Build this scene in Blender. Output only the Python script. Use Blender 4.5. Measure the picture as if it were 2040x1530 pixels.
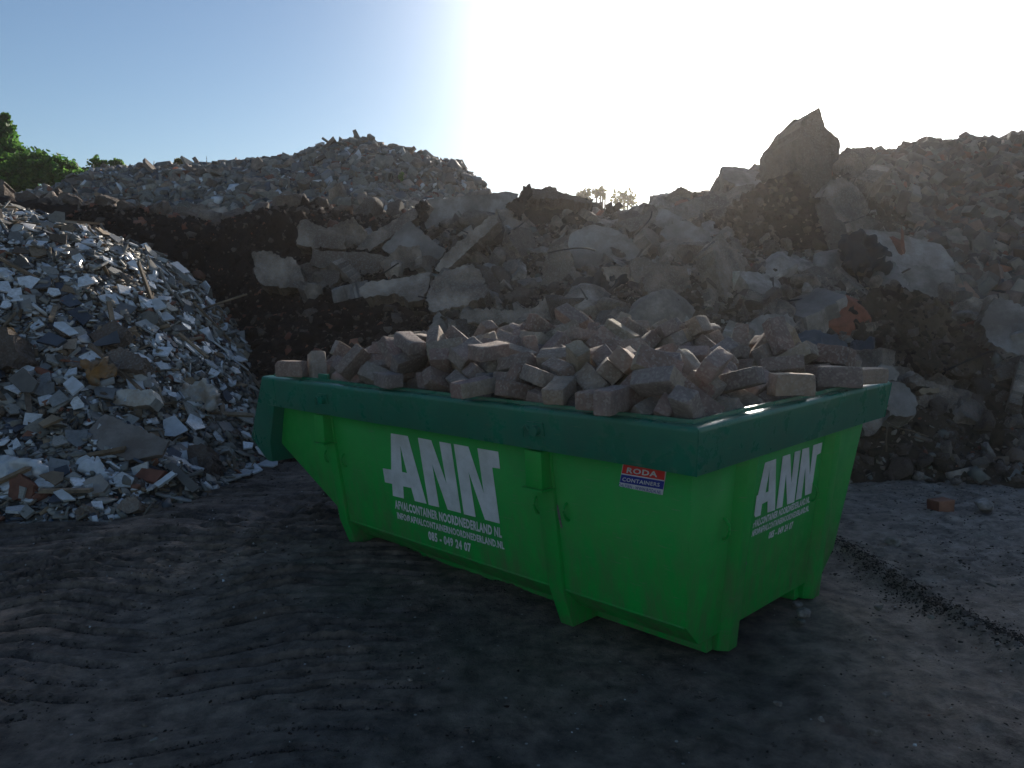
import bpy, bmesh, math, random
import numpy as np
from mathutils import Vector, Matrix, Euler, Quaternion
for _o in list(bpy.data.objects): bpy.data.objects.remove(_o)
S = bpy.context.scene
COL = S.collection
rnd = random.Random(11)
rng = np.random.default_rng(5)
rad = math.radians
# ---------------------------------------------------------------- camera
F, PITCH, ROLL, CAMH = 1618.73, 0.1133, -0.0116, 1.6
_fw = np.array([0, math.cos(PITCH), -math.sin(PITCH)])
_u = np.array([0, math.sin(PITCH), math.cos(PITCH)])
_x = np.array([1.0, 0, 0])
_R = math.cos(ROLL)*_x + math.sin(ROLL)*_u
_U = -math.sin(ROLL)*_x + math.cos(ROLL)*_u
CAM = np.array([0, 0, CAMH])
cd = bpy.data.cameras.new('camera'); cam = bpy.data.objects.new('camera', cd); COL.objects.link(cam)
cd.sensor_width = 36; cd.lens = F/2040*36; cd.clip_start = .05; cd.clip_end = 2000
cam.matrix_world = Matrix(((_R[0], _U[0], -_fw[0], 0), (_R[1], _U[1], -_fw[1], 0), (_R[2], _U[2], -_fw[2], CAMH), (0, 0, 0, 1)))
S.camera = cam
# ---------------------------------------------------------------- sky and sun
SUN_EL, SUN_AZ = rad(18), rad(16.5)          # azimuth from +Y towards +X
sund = np.array([math.sin(SUN_AZ)*math.cos(SUN_EL), math.cos(SUN_AZ)*math.cos(SUN_EL), math.sin(SUN_EL)])
w = bpy.data.worlds.new('World'); S.world = w; w.use_nodes = True
wt = w.node_tree; bg = wt.nodes['Background']
sky = wt.nodes.new('ShaderNodeTexSky'); sky.sky_type = 'NISHITA'; sky.sun_disc = False
sky.sun_elevation = SUN_EL; sky.sun_rotation = SUN_AZ; sky.air_density = 1.0; sky.dust_density = 0.2; sky.ozone_density = 3.0
bg.inputs[1].default_value = 0.066
# dusty aureole of the low sun, added to the sky
tcw = wt.nodes.new('ShaderNodeTexCoord'); dt = wt.nodes.new('ShaderNodeVectorMath'); dt.operation = 'DOT_PRODUCT'; dt.inputs[1].default_value = tuple(sund)
wt.links.new(tcw.outputs['Generated'], dt.inputs[0])
def wm(op, a, b=None):
    n = wt.nodes.new('ShaderNodeMath'); n.operation = op
    for i, v in enumerate((a, b)):
        if v is None: continue
        if isinstance(v, (int, float)): n.inputs[i].default_value = v
        else: wt.links.new(v, n.inputs[i])
    return n.outputs[0]
ang = wm('ARCCOSINE', wm('MINIMUM', dt.outputs['Value'], .99999))
def gau(a_deg, amp): t_ = wm('MULTIPLY', ang, 1/rad(a_deg)); return wm('MULTIPLY', wm('EXPONENT', wm('MULTIPLY', wm('MULTIPLY', t_, t_), -1.0)), amp/.072)
lobe = wm('ADD', gau(12.5, 2.6), gau(6, 20))
vsl = wt.nodes.new('ShaderNodeVectorMath'); vsl.operation = 'SCALE'; vsl.inputs[0].default_value = (1, .97, .92); wt.links.new(lobe, vsl.inputs['Scale'])
vad = wt.nodes.new('ShaderNodeVectorMath'); vad.operation = 'ADD'; wt.links.new(sky.outputs[0], vad.inputs[0]); wt.links.new(vsl.outputs[0], vad.inputs[1])
wt.links.new(vad.outputs[0], bg.inputs[0])
sl = bpy.data.lights.new('sun', 'SUN'); sl.energy = 3.6; sl.angle = rad(.55); sl.color = (1, .9, .76)
so = bpy.data.objects.new('sun', sl); COL.objects.link(so)
so.rotation_euler = Vector(sund).to_track_quat('Z', 'Y').to_euler()
S.view_settings.view_transform = 'Standard'; S.view_settings.look = 'None'; S.view_settings.exposure = 0.68; S.view_settings.gamma = 1
S.cycles.max_bounces = 6; S.cycles.volume_bounces = 0; S.cycles.diffuse_bounces = 3; S.cycles.use_denoising = True

# ---------------------------------------------------------------- helpers
def ray(px, py): return _fw + _R*((px-1020)/F) - _U*((py-765)/F)
def atY(px, py, Y):
    r = ray(px, py); return CAM + r*(Y/r[1])
def ground(px, py, z=0.0):
    r = ray(px, py); return CAM + r*((z-CAMH)/r[2])
def topx(p):
    q = np.asarray(p, float)-CAM; d = q@_fw
    return 1020+F*(q@_R)/d, 765-F*(q@_U)/d
def h3(ix, iy, iz, s):
    n = (ix*374761393 + iy*668265263 + iz*2147483647 + s*1274126177) & 0xffffffff
    n = ((n ^ (n >> 13))*1274126177) & 0xffffffff
    n = ((n ^ (n >> 16))*2246822519) & 0xffffffff
    return ((n ^ (n >> 15)) & 0xffffff)/float(0xffffff)*2-1
def vnoise(p, s=0):
    p = np.asarray(p, float)
    i = np.floor(p).astype(np.int64); f = p-i; f = f*f*f*(f*(f*6-15)+10)
    r = 0
    for dx in (0, 1):
        for dy in (0, 1):
            for dz in (0, 1):
                wgt = (f[:, 0] if dx else 1-f[:, 0])*(f[:, 1] if dy else 1-f[:, 1])*(f[:, 2] if dz else 1-f[:, 2])
                r = r + wgt*h3(i[:, 0]+dx, i[:, 1]+dy, i[:, 2]+dz, s)
    return r
def fbm(p, oc=4, s=0, g=.5):
    p = np.asarray(p, float); a = 1; r = 0
    for k in range(oc):
        r = r + a*vnoise(p*(2**k)+k*17.3, s+k); a *= g
    return r
def tag(o, label=None, cat=None, group=None, kind=None):
    if label: o['label'] = label
    if cat: o['category'] = cat
    if group: o['group'] = group
    if kind: o['kind'] = kind
    return o
def mesh(name, verts, faces, mats=None, smooth=False, mi=None):
    me = bpy.data.meshes.new(name)
    me.from_pydata([tuple(v) for v in verts], [], faces); me.update()
    for m in (mats if isinstance(mats, (list, tuple)) else [mats]):
        if m: me.materials.append(m)
    if mi is not None: me.polygons.foreach_set('material_index', np.asarray(mi, np.int32))
    if smooth: me.polygons.foreach_set('use_smooth', [True]*len(me.polygons))
    return me
def link(name, me, parent=None, loc=None):
    o = bpy.data.objects.new(name, me); COL.objects.link(o)
    if parent: o.parent = parent
    if loc is not None: o.location = loc
    return o
def fastmesh(name, V, loops, tot, mats, mi):
    me = bpy.data.meshes.new(name)
    me.vertices.add(len(V)); me.vertices.foreach_set('co', np.asarray(V, np.float32).ravel())
    me.loops.add(len(loops)); me.loops.foreach_set('vertex_index', np.asarray(loops, np.int32))
    st = np.concatenate([[0], np.cumsum(tot)[:-1]]).astype(np.int32)
    me.polygons.add(len(tot)); me.polygons.foreach_set('loop_start', st)
    try: me.polygons.foreach_set('loop_total', np.asarray(tot, np.int32))
    except Exception: pass
    me.polygons.foreach_set('material_index', np.asarray(mi, np.int32))
    for m in mats: me.materials.append(m)
    me.update(calc_edges=True); me.validate()
    return me
def rotmats(q):                       # (n,4) wxyz -> (n,3,3)
    q = q/np.linalg.norm(q, axis=1, keepdims=True); a, b, c, d = q.T
    return np.stack([np.stack([1-2*(c*c+d*d), 2*(b*c-a*d), 2*(b*d+a*c)], -1),
                     np.stack([2*(b*c+a*d), 1-2*(b*b+d*d), 2*(c*d-a*b)], -1),
                     np.stack([2*(b*d-a*c), 2*(c*d+a*b), 1-2*(b*b+c*c)], -1)], 1)
def basis(n, spin):                   # rotation matrices whose z is n, spun by spin
    n = n/np.linalg.norm(n, axis=1, keepdims=True)
    a = np.where(np.abs(n[:, :1]) < .9, [[1., 0, 0]], [[0, 1., 0]])
    t = np.cross(n, a); t /= np.linalg.norm(t, axis=1, keepdims=True); b = np.cross(n, t)
    c, s = np.cos(spin)[:, None], np.sin(spin)[:, None]
    return np.stack([t*c+b*s, -t*s+b*c, n], 2)
def scatter_mesh(name, temps, which, mats, mi, pos, R, scl):
    """many copies of little templates (verts, faces) in one mesh"""
    VV, LL, TT, MM = [], [], [], []; off = 0
    for k, (tv, tf) in enumerate(temps):
        sel = np.where(which == k)[0]
        if not len(sel): continue
        v = np.einsum('nij,nvj->nvi', R[sel], tv[None]*scl[sel][:, None, :]) + pos[sel][:, None, :]
        nv = len(tv); base = off+np.arange(len(sel))*nv
        lp = np.concatenate(tf); t = np.array([len(f) for f in tf])
        VV.append(v.reshape(-1, 3)); LL.append((base[:, None]+lp[None]).ravel()); TT.append(np.tile(t, len(sel)))
        MM.append(np.repeat(mi[sel], len(tf))); off += len(sel)*nv
    return fastmesh(name, np.concatenate(VV), np.concatenate(LL), np.concatenate(TT), mats, np.concatenate(MM))

# ---------------------------------------------------------------- materials
def srgb(r, g, b):
    f = lambda c: (c/255/12.92) if c/255 <= .04045 else ((c/255+.055)/1.055)**2.4
    return (f(r), f(g), f(b), 1)
def lin(r, g, b): return (r, g, b, 1)
def M(name, cols, rough=.85, scale=3, amp=.5, stain=None, stain_amt=.5, stain_scale=1.5, bump=.4, bscale=30, bdist=.01,
      speck=None, spscale=60, spamt=.35, var=.35, spec=.35, coat=0, rough2=None, metal=0, per=True):
    m = bpy.data.materials.new(name); m.use_nodes = True; nt = m.node_tree; N = nt.nodes; L = nt.links
    b = N['Principled BSDF']; b.inputs['Specular IOR Level'].default_value = spec
    tc = N.new('ShaderNodeTexCoord'); oi = N.new('ShaderNodeObjectInfo'); ge = N.new('ShaderNodeNewGeometry')
    add = N.new('ShaderNodeMath'); add.operation = 'ADD'; L.new(oi.outputs['Random'], add.inputs[0]); L.new(ge.outputs['Random Per Island'], add.inputs[1])
    fr = N.new('ShaderNodeMath'); fr.operation = 'FRACT'; L.new(add.outputs[0], fr.inputs[0])
    rr = N.new('ShaderNodeValToRGB'); rr.color_ramp.interpolation = 'LINEAR'
    el = rr.color_ramp.elements
    while len(el) < len(cols): el.new(.5)
    for i, c in enumerate(cols):
        el[i].position = i/max(1, len(cols)-1); el[i].color = c if len(c) == 4 else (*c, 1)
    if len(cols) == 1: el[1].color = el[0].color
    if per: L.new(fr.outputs[0], rr.inputs[0])
    # offset coordinates per object so copies do not repeat
    vm = N.new('ShaderNodeVectorMath'); vm.operation = 'ADD'; cx = N.new('ShaderNodeCombineXYZ')
    m10 = N.new('ShaderNodeMath'); m10.operation = 'MULTIPLY'; m10.inputs[1].default_value = 37.0; L.new(oi.outputs['Random'], m10.inputs[0])
    for k in range(3): L.new(m10.outputs[0], cx.inputs[k])
    L.new(tc.outputs['Object'], vm.inputs[0]); L.new(cx.outputs[0], vm.inputs[1]); V = vm.outputs[0]
    n1 = N.new('ShaderNodeTexNoise'); n1.inputs['Scale'].default_value = scale; n1.inputs['Detail'].default_value = 8; n1.inputs['Roughness'].default_value = .65
    L.new(V, n1.inputs['Vector'])
    if not per: L.new(n1.outputs[0], rr.inputs[0])
    mr = N.new('ShaderNodeMapRange'); mr.inputs[1].default_value = .3; mr.inputs[2].default_value = .7; mr.inputs[3].default_value = 1-amp; mr.inputs[4].default_value = 1+amp*.6
    L.new(n1.outputs[0], mr.inputs[0])
    vr = N.new('ShaderNodeMapRange'); vr.inputs[3].default_value = 1-var; vr.inputs[4].default_value = 1+var*.7
    w2 = N.new('ShaderNodeMath'); w2.operation = 'MULTIPLY'; w2.inputs[1].default_value = 7.31; L.new(fr.outputs[0], w2.inputs[0])
    w3 = N.new('ShaderNodeMath'); w3.operation = 'FRACT'; L.new(w2.outputs[0], w3.inputs[0]); L.new(w3.outputs[0], vr.inputs[0])
    mm = N.new('ShaderNodeMath'); mm.operation = 'MULTIPLY'; L.new(mr.outputs[0], mm.inputs[0]); L.new(vr.outputs[0], mm.inputs[1])
    vs = N.new('ShaderNodeVectorMath'); vs.operation = 'SCALE'; L.new(rr.outputs[0], vs.inputs[0]); L.new(mm.outputs[0], vs.inputs['Scale'])
    C = vs.outputs[0]
    if stain is not None:
        n2 = N.new('ShaderNodeTexNoise'); n2.inputs['Scale'].default_value = stain_scale; n2.inputs['Detail'].default_value = 10; n2.inputs['Roughness'].default_value = .7
        L.new(V, n2.inputs['Vector'])
        r2 = N.new('ShaderNodeMapRange'); r2.inputs[1].default_value = .42; r2.inputs[2].default_value = .62; r2.inputs[3].default_value = 0; r2.inputs[4].default_value = stain_amt
        L.new(n2.outputs[0], r2.inputs[0])
        mx = N.new('ShaderNodeMix'); mx.data_type = 'RGBA'; L.new(r2.outputs[0], mx.inputs[0]); L.new(C, mx.inputs[6]); mx.inputs[7].default_value = stain if len(stain) == 4 else (*stain, 1)
        C = mx.outputs[2]
        if rough2 is not None:
            rm = N.new('ShaderNodeMapRange'); rm.inputs[1].default_value = .42; rm.inputs[2].default_value = .62; rm.inputs[3].default_value = rough; rm.inputs[4].default_value = rough2
            L.new(n2.outputs[0], rm.inputs[0]); L.new(rm.outputs[0], b.inputs['Roughness'])
    if speck is not None:
        vo = N.new('ShaderNodeTexVoronoi'); vo.inputs['Scale'].default_value = spscale; L.new(V, vo.inputs['Vector'])
        sp = N.new('ShaderNodeSeparateColor'); L.new(vo.outputs['Color'], sp.inputs[0])
        r3 = N.new('ShaderNodeMapRange'); r3.inputs[1].default_value = .6; r3.inputs[2].default_value = .95; r3.inputs[4].default_value = spamt
        L.new(sp.outputs[0], r3.inputs[0])
        mx = N.new('ShaderNodeMix'); mx.data_type = 'RGBA'; L.new(r3.outputs[0], mx.inputs[0]); L.new(C, mx.inputs[6]); mx.inputs[7].default_value = speck if len(speck) == 4 else (*speck, 1)
        C = mx.outputs[2]
    L.new(C, b.inputs['Base Color'])
    if rough2 is None or stain is None: b.inputs['Roughness'].default_value = rough
    b.inputs['Metallic'].default_value = metal; b.inputs['Coat Weight'].default_value = coat
    if bump:
        n3 = N.new('ShaderNodeTexNoise'); n3.inputs['Scale'].default_value = bscale; n3.inputs['Detail'].default_value = 6; n3.inputs['Roughness'].default_value = .7
        L.new(V, n3.inputs['Vector'])
        bp = N.new('ShaderNodeBump'); bp.inputs['Strength'].default_value = bump; bp.inputs['Distance'].default_value = bdist
        L.new(n3.outputs[0], bp.inputs['Height'])
        if speck is not None:
            bp2 = N.new('ShaderNodeBump'); bp2.inputs['Strength'].default_value = .6; bp2.inputs['Distance'].default_value = .004
            L.new(vo.outputs['Distance'], bp2.inputs['Height']); L.new(bp.outputs[0], bp2.inputs['Normal']); L.new(bp2.outputs[0], b.inputs['Normal'])
        else: L.new(bp.outputs[0], b.inputs['Normal'])
    return m
m_green = M('light_green_paint', [lin(.001, .32, .045), lin(.002, .34, .05)], rough=.42, scale=2.5, amp=.12, stain=lin(.01, .26, .05), stain_amt=.4, stain_scale=3.2, bump=.2, bscale=3.5, bdist=.012, var=.05, spec=.25, rough2=.6)
m_dkgreen = M('dark_green_paint', [lin(.0, .145, .085), lin(.0, .16, .092)], coat=.0, rough=.26, scale=3, amp=.12, stain=lin(.004, .13, .09), stain_amt=.4, stain_scale=4, bump=.06, bscale=200, bdist=.001, var=.05, spec=.32, rough2=.36)
m_white = M('white_vinyl', [lin(.66, .66, .66)], stain=lin(.36, .38, .33), stain_amt=.5, stain_scale=6, rough=.65, spec=.15, scale=5, amp=.08, bump=0, var=.02)
m_red = M('red_vinyl', [lin(.62, .03, .025)], rough=.65, spec=.15, scale=5, amp=.05, bump=0, var=.02)
m_blue = M('blue_vinyl', [lin(.02, .035, .25)], rough=.65, spec=.15, scale=5, amp=.05, bump=0, var=.02)
m_scuff = M('bare_scuffed_steel', [lin(.16, .15, .16)], rough=.6, scale=40, amp=.5, bump=.2)
m_soil = M('dark_soil', [lin(.026, .018, .015), lin(.06, .038, .030)], rough=.95, scale=2.2, amp=.5, stain=lin(.013, .010, .009), stain_amt=.6, bump=.9, bscale=16, bdist=.06, per=False, spec=.15)
m_earth = M('brown_earth', [lin(.07, .052, .038), lin(.17, .125, .09)], rough=.95, scale=1.6, amp=.5, stain=lin(.03, .026, .017), stain_amt=.6, bump=.9, bscale=14, bdist=.06, per=False, spec=.15)
m_crumbd = M('dark_mud_crumb', [lin(.035, .028, .024), lin(.075, .058, .048)], rough=.95, scale=20, amp=.4, bump=.5, bscale=90, bdist=.003, var=.4, spec=.15)
m_crumb = M('mud_crumb', [lin(.06, .048, .042), lin(.13, .105, .085)], rough=.95, scale=20, amp=.4, bump=.5, bscale=90, bdist=.003, var=.4, spec=.15)
m_grit = M('grey_grit', [lin(.05, .05, .047), lin(.13, .125, .115)], rough=.95, scale=3, amp=.5, bump=.9, bscale=18, bdist=.05, per=False, spec=.15)
m_conc = M('grey_concrete', [lin(.30, .235, .185), lin(.42, .33, .26), lin(.20, .15, .12)], rough=.9, scale=2.2, amp=.65, stain=lin(.12, .085, .065), stain_amt=.85, stain_scale=2.3, bump=.9, bscale=16, bdist=.035, speck=lin(.34, .33, .32), spscale=75, var=.4)
m_concd = M('soiled_concrete', [lin(.18, .135, .105), lin(.27, .20, .155)], rough=.92, scale=2.4, amp=.55, stain=lin(.035, .024, .02), stain_amt=.9, stain_scale=2.4, bump=1.0, bscale=14, bdist=.05, speck=lin(.22, .2, .19), spscale=60, var=.3)
m_concs = M('smooth_concrete', [lin(.33, .29, .26), lin(.38, .33, .29)], rough=.8, scale=2.6, amp=.45, stain=lin(.13, .10, .08), stain_amt=.8, stain_scale=2.1, bump=.6, bscale=18, bdist=.02, var=.3)
m_tar = M('black_tar', [lin(.010, .008, .008), lin(.03, .02, .018)], rough=.75, scale=4, amp=.5, bump=.9, bscale=14, bdist=.05)
m_paver = M('worn_paver', [lin(.30, .185, .14), lin(.33, .25, .19), lin(.24, .155, .13), lin(.36, .285, .20), lin(.24, .20, .185), lin(.30, .195, .155)], rough=.88, scale=14, amp=.3, stain=lin(.15, .12, .10), stain_amt=.5, stain_scale=9, bump=.8, bscale=55, bdist=.008, speck=lin(.42, .38, .33), spscale=95, var=.25)
m_paverg = M('grey_paver', [lin(.17, .155, .135), lin(.22, .185, .15), lin(.11, .09, .08), lin(.24, .15, .11)], rough=.9, scale=9, amp=.4, bump=.5, bscale=50, bdist=.008, var=.55)
m_tile = M('glazed_white_tile', [lin(.62, .63, .64), lin(.74, .74, .75), lin(.55, .56, .58)], rough=.22, scale=8, amp=.18, stain=lin(.3, .27, .22), stain_amt=.45, stain_scale=5, bump=.08, bscale=30, var=.2, spec=.5)
m_biscuit = M('unglazed_tile_back', [lin(.36, .34, .30), lin(.27, .25, .22), lin(.44, .42, .39)], rough=.85, scale=10, amp=.3, bump=.3, bscale=60, bdist=.003, var=.3)
m_gtile = M('grey_tile', [lin(.16, .165, .17), lin(.24, .235, .22), lin(.09, .095, .105), lin(.21, .18, .14)], rough=.55, scale=8, amp=.3, bump=.2, bscale=50, bdist=.003, var=.4)
m_bluegrey = M('slate_board', [lin(.05, .065, .09), lin(.08, .085, .095)], rough=.6, scale=5, amp=.35, bump=.2, bscale=40, bdist=.004, var=.3)
m_plaster = M('grey_plaster_debris', [lin(.20, .185, .155), lin(.28, .26, .22), lin(.12, .115, .10), lin(.34, .32, .28)], rough=.95, scale=12, amp=.35, bump=.5, bscale=50, bdist=.006, var=.4)
m_wood = M('weathered_timber', [lin(.20, .13, .075), lin(.28, .21, .14), lin(.12, .085, .06)], rough=.85, scale=8, amp=.4, bump=.4, bscale=40, bdist=.004, var=.3)
m_terra = M('red_brick_debris', [lin(.24, .085, .05), lin(.19, .08, .055), lin(.28, .13, .08)], rough=.9, scale=10, amp=.35, bump=.5, bscale=60, bdist=.006, var=.3)
m_orange = M('rusty_orange_sheet', [lin(.36, .17, .045)], rough=.7, scale=9, amp=.5, stain=lin(.2, .17, .14), stain_amt=.7, stain_scale=6, bump=.4, bscale=20, bdist=.01)
m_foil = M('dirty_foil', [lin(.5, .47, .42)], rough=.35, scale=9, amp=.4, stain=lin(.3, .17, .08), stain_amt=.6, stain_scale=5, bump=.5, bscale=12, bdist=.02)
m_cloth = M('dark_tarp', [lin(.022, .022, .024), lin(.034, .033, .034)], rough=.75, scale=4, amp=.3, bump=.4, bscale=9, bdist=.02)
m_leaf = M('green_leaf', [lin(.06, .17, .03), lin(.10, .23, .045), lin(.14, .26, .05)], rough=.6, scale=3, amp=.3, bump=0, var=.4)
m_leafy = M('yellow_leaf', [lin(.12, .13, .03), lin(.17, .15, .04)], rough=.7, scale=3, amp=.3, bump=0, var=.4)
m_bark = M('bark', [lin(.06, .045, .035)], rough=.9, scale=8, amp=.4, bump=.6, bscale=20)

for m_ in (m_leaf, m_leafy):
    nt = m_.node_tree; b = nt.nodes['Principled BSDF']; out = nt.nodes['Material Output']
    tr = nt.nodes.new('ShaderNodeBsdfTranslucent'); mx = nt.nodes.new('ShaderNodeMixShader'); mx.inputs[0].default_value = .6
    nt.links.new(b.inputs['Base Color'].links[0].from_socket, tr.inputs[0]); nt.links.new(b.outputs[0], mx.inputs[1]); nt.links.new(tr.outputs[0], mx.inputs[2]); nt.links.new(mx.outputs[0], out.inputs[0])

def weather(m, dirt, zlo, zhi, amt):
    """dust film low down and in patches, plus fine scratches, in object space"""
    nt = m.node_tree; N = nt.nodes; L = nt.links; b = N['Principled BSDF']; src = b.inputs['Base Color'].links[0].from_socket
    tc = N.new('ShaderNodeTexCoord'); sp = N.new('ShaderNodeSeparateXYZ'); L.new(tc.outputs['Object'], sp.inputs[0])
    mr = N.new('ShaderNodeMapRange'); mr.inputs[1].default_value = zlo; mr.inputs[2].default_value = zhi; mr.inputs[3].default_value = 1; mr.inputs[4].default_value = .12; L.new(sp.outputs[2], mr.inputs[0])
    mp = N.new('ShaderNodeMapping'); mp.inputs['Scale'].default_value = (5, 5, 1.2); L.new(tc.outputs['Object'], mp.inputs[0])
    n = N.new('ShaderNodeTexNoise'); n.inputs['Scale'].default_value = 2.2; n.inputs['Detail'].default_value = 10; n.inputs['Roughness'].default_value = .72; L.new(mp.outputs[0], n.inputs['Vector'])
    r = N.new('ShaderNodeMapRange'); r.inputs[1].default_value = .42; r.inputs[2].default_value = .7; r.inputs[4].default_value = amt; L.new(n.outputs[0], r.inputs[0])
    mu = N.new('ShaderNodeMath'); mu.operation = 'MULTIPLY'; L.new(mr.outputs[0], mu.inputs[0]); L.new(r.outputs[0], mu.inputs[1])
    mx = N.new('ShaderNodeMix'); mx.data_type = 'RGBA'; L.new(mu.outputs[0], mx.inputs[0]); L.new(src, mx.inputs[6]); mx.inputs[7].default_value = dirt
    mp2 = N.new('ShaderNodeMapping'); mp2.inputs['Scale'].default_value = (4, 4, 60); mp2.inputs['Rotation'].default_value = (.5, .3, .2); L.new(tc.outputs['Object'], mp2.inputs[0])
    n2 = N.new('ShaderNodeTexNoise'); n2.inputs['Scale'].default_value = 3; n2.inputs['Detail'].default_value = 3; L.new(mp2.outputs[0], n2.inputs['Vector'])
    r2 = N.new('ShaderNodeMapRange'); r2.inputs[1].default_value = 0.66; r2.inputs[2].default_value = .70; r2.inputs[4].default_value = .45; L.new(n2.outputs[0], r2.inputs[0])
    mx2 = N.new('ShaderNodeMix'); mx2.data_type = 'RGBA'; L.new(r2.outputs[0], mx2.inputs[0]); L.new(mx.outputs[2], mx2.inputs[6]); mx2.inputs[7].default_value = lin(.12, .2, .12)
    L.new(mx2.outputs[2], b.inputs['Base Color'])
weather(m_green, lin(.11, .105, .07), .05, .7, .95)
weather(m_dkgreen, lin(.05, .085, .07), .8, 1.3, .3)
from mathutils.geometry import tessellate_polygon
# ---------------------------------------------------------------- skip container
YAW, TX, TY = -0.79, .0085, .008
cs, sn = math.cos(YAW), math.sin(YAW)
CA = np.array([[cs, -sn, -cs*TX+sn*TY], [sn, cs, -sn*TX-cs*TY], [TX, TY, 1]])
CO = np.array([.6946, 2.9371, 0.0]); CI = np.linalg.inv(CA)
HR, HB, CW, CL = 1.0976, .9056, 1.8493, 3.3016
CM = Matrix(((*CA[0], CO[0]), (*CA[1], CO[1]), (*CA[2], CO[2]), (0, 0, 0, 1)))
def cloc(px, py, n, d):               # photo pixel -> container-local point on the plane n.p = d
    n = np.array(n, float); o = CI@(CAM-CO); r = CI@ray(px, py)
    return o+r*((d-n@o)/(n@r))
KS, DS = .16126, .25014               # long side wall: y + KS*z = DS
KE, DE = .14333, .22390               # end wall: -x + KE*z = DE
skip = bpy.data.objects.new('skip_container', None); COL.objects.link(skip); skip.matrix_world = CM
tag(skip, 'green open waste skip with dark green rim, heaped with paving bricks', 'skip')
def cpart(name, verts, faces, m, bevel=0, smooth=False, parent=None):
    me = mesh(name, verts, faces, m)
    bm = bmesh.new(); bm.from_mesh(me); bmesh.ops.remove_doubles(bm, verts=bm.verts, dist=1e-5); bmesh.ops.recalc_face_normals(bm, faces=bm.faces)
    if bevel: bmesh.ops.bevel(bm, geom=[e for e in bm.edges if e.is_manifold and e.calc_face_angle(0) > .3], offset=bevel, segments=2, affect='EDGES', profile=.6)
    bm.to_mesh(me); bm.free()
    if smooth or bevel: me.polygons.foreach_set('use_smooth', [True]*len(me.polygons)); me.set_sharp_from_angle(angle=rad(35))
    return link(name, me, parent or skip)
def prism(pts, ax, a, b):             # polygon in two axes, extruded along the third from a to b
    def v(p, t):
        q = list(p); q.insert(ax, t); return tuple(q)
    n = len(pts); V = [v(p, a) for p in pts]+[v(p, b) for p in pts]
    return V, [tuple(range(n)), tuple(range(n, 2*n))[::-1]]+[(i, (i+1) % n, n+(i+1) % n, n+i) for i in range(n)]
def boxv(x0, x1, y0, y1, z0, z1): return prism([(y0, z0), (y1, z0), (y1, z1), (y0, z1)], 0, x0, x1)
def tube(pts, r, n=8):
    V, Fc = [], []; pts = [Vector(p) for p in pts]
    for i, p in enumerate(pts):
        d = (pts[min(i+1, len(pts)-1)]-pts[max(i-1, 0)]).normalized(); q = d.to_track_quat('Z', 'Y')
        for k in range(n):
            a = 2*math.pi*k/n; V.append(p+q@Vector((math.cos(a)*r, math.sin(a)*r, 0)))
    for i in range(len(pts)-1):
        for k in range(n): Fc.append((i*n+k, i*n+(k+1) % n, (i+1)*n+(k+1) % n, (i+1)*n+k))
    Fc += [tuple(range(n))[::-1], tuple(range((len(pts)-1)*n, len(pts)*n))]
    return V, Fc
def ys(z): return DS-KS*z
def xe(z): return -(DE-KE*z)
def ring(xA, zA, xB, zB, c=.109):
    a, b = [(xA, ys(zA), zA), (xB, ys(zB), zB), (xB-.01, ys(zB)+c, zB-c)], []
    for p in a[::-1]: b.append((p[0], CW-p[1], p[2]))
    return a+b
ZT = HR-.02
r0 = ring(xe(ZT), ZT, xe(.203), .203); r1 = ring(-2.62, ZT, -2.665, .203); r2 = ring(-3.21, ZT, -3.40, .655, .109)
V = r0+r1+r2; Fc = [(k*6+i, k*6+i+1, (k+1)*6+i+1, (k+1)*6+i) for k in range(2) for i in range(5)]
Fc += [(0, 1, 4, 5), (1, 2, 3, 4), (17, 16, 13, 12), (16, 15, 14, 13)]
body = cpart('hull', V, Fc, m_green, bevel=.006)
md = body.modifiers.new('thickness', 'SOLIDIFY'); md.thickness = .007; md.offset = -1
# slightly proud floor seam along the bottom of the side walls
for s in (0, 1):
    yy = (lambda y: y) if s == 0 else (lambda y: CW-y)
    V, Fc = tube([(xe(.203)-.01, yy(ys(.203)-.001), .203), (-1.6, yy(ys(.203)-.001), .2025), (-2.66, yy(ys(.203)-.001), .203)], .005, 6); cpart('weld_seam', V, Fc, m_green, smooth=True)
# rim frame: a folded profile swept round the four sides
prof = [(.09, HB+.002), (.026, HB), (.0235, HB+.006), (.002, HR-.024), (.003, HR-.014), (.008, HR-.005), (.016, HR-.0005), (.026, HR+.001), (.055, HR-.001), (.062, HR-.002), (.064, HR+.013), (.072, HR+.014), (.078, HR+.01), (.082, HR-.05)]
V = []
for t, z in prof:
    V += [(-t, t, z), (-t, CW-t, z), (-CL+t, CW-t, z), (-CL+t, t, z)]
Fc = [(4*i+k, 4*i+(k+1) % 4, 4*i+4+(k+1) % 4, 4*i+4+k) for i in range(len(prof)-1) for k in range(4)]
# subdivide along the length so that the sheet can be slightly wavy
me = mesh('rim_frame', V, Fc, m_dkgreen); bm = bmesh.new(); bm.from_mesh(me)
le = [e for e in bm.edges if e.calc_length() > 1]; bmesh.ops.subdivide_edges(bm, edges=le, cuts=40, use_grid_fill=True)
bmesh.ops.recalc_face_normals(bm, faces=bm.faces)
vs_ = list(bm.verts); P_ = np.array([v.co for v in vs_]); nz = fbm(P_*[2.3, 2.3, 5], 2, 3)
for v, q in zip(vs_, nz):
    edge = min(-v.co.x, v.co.x+CL, v.co.y, CW-v.co.y)
    k = min(1, max(0, 1)); v.co.z += q*.0022
    if abs(v.co.y) < .05: v.co.y += q*.0025
    elif abs(v.co.x) < .05: v.co.x += q*.0025
bm.to_mesh(me); bm.free(); me.polygons.foreach_set('use_smooth', [True]*len(me.polygons)); me.set_sharp_from_angle(angle=rad(28))
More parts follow.
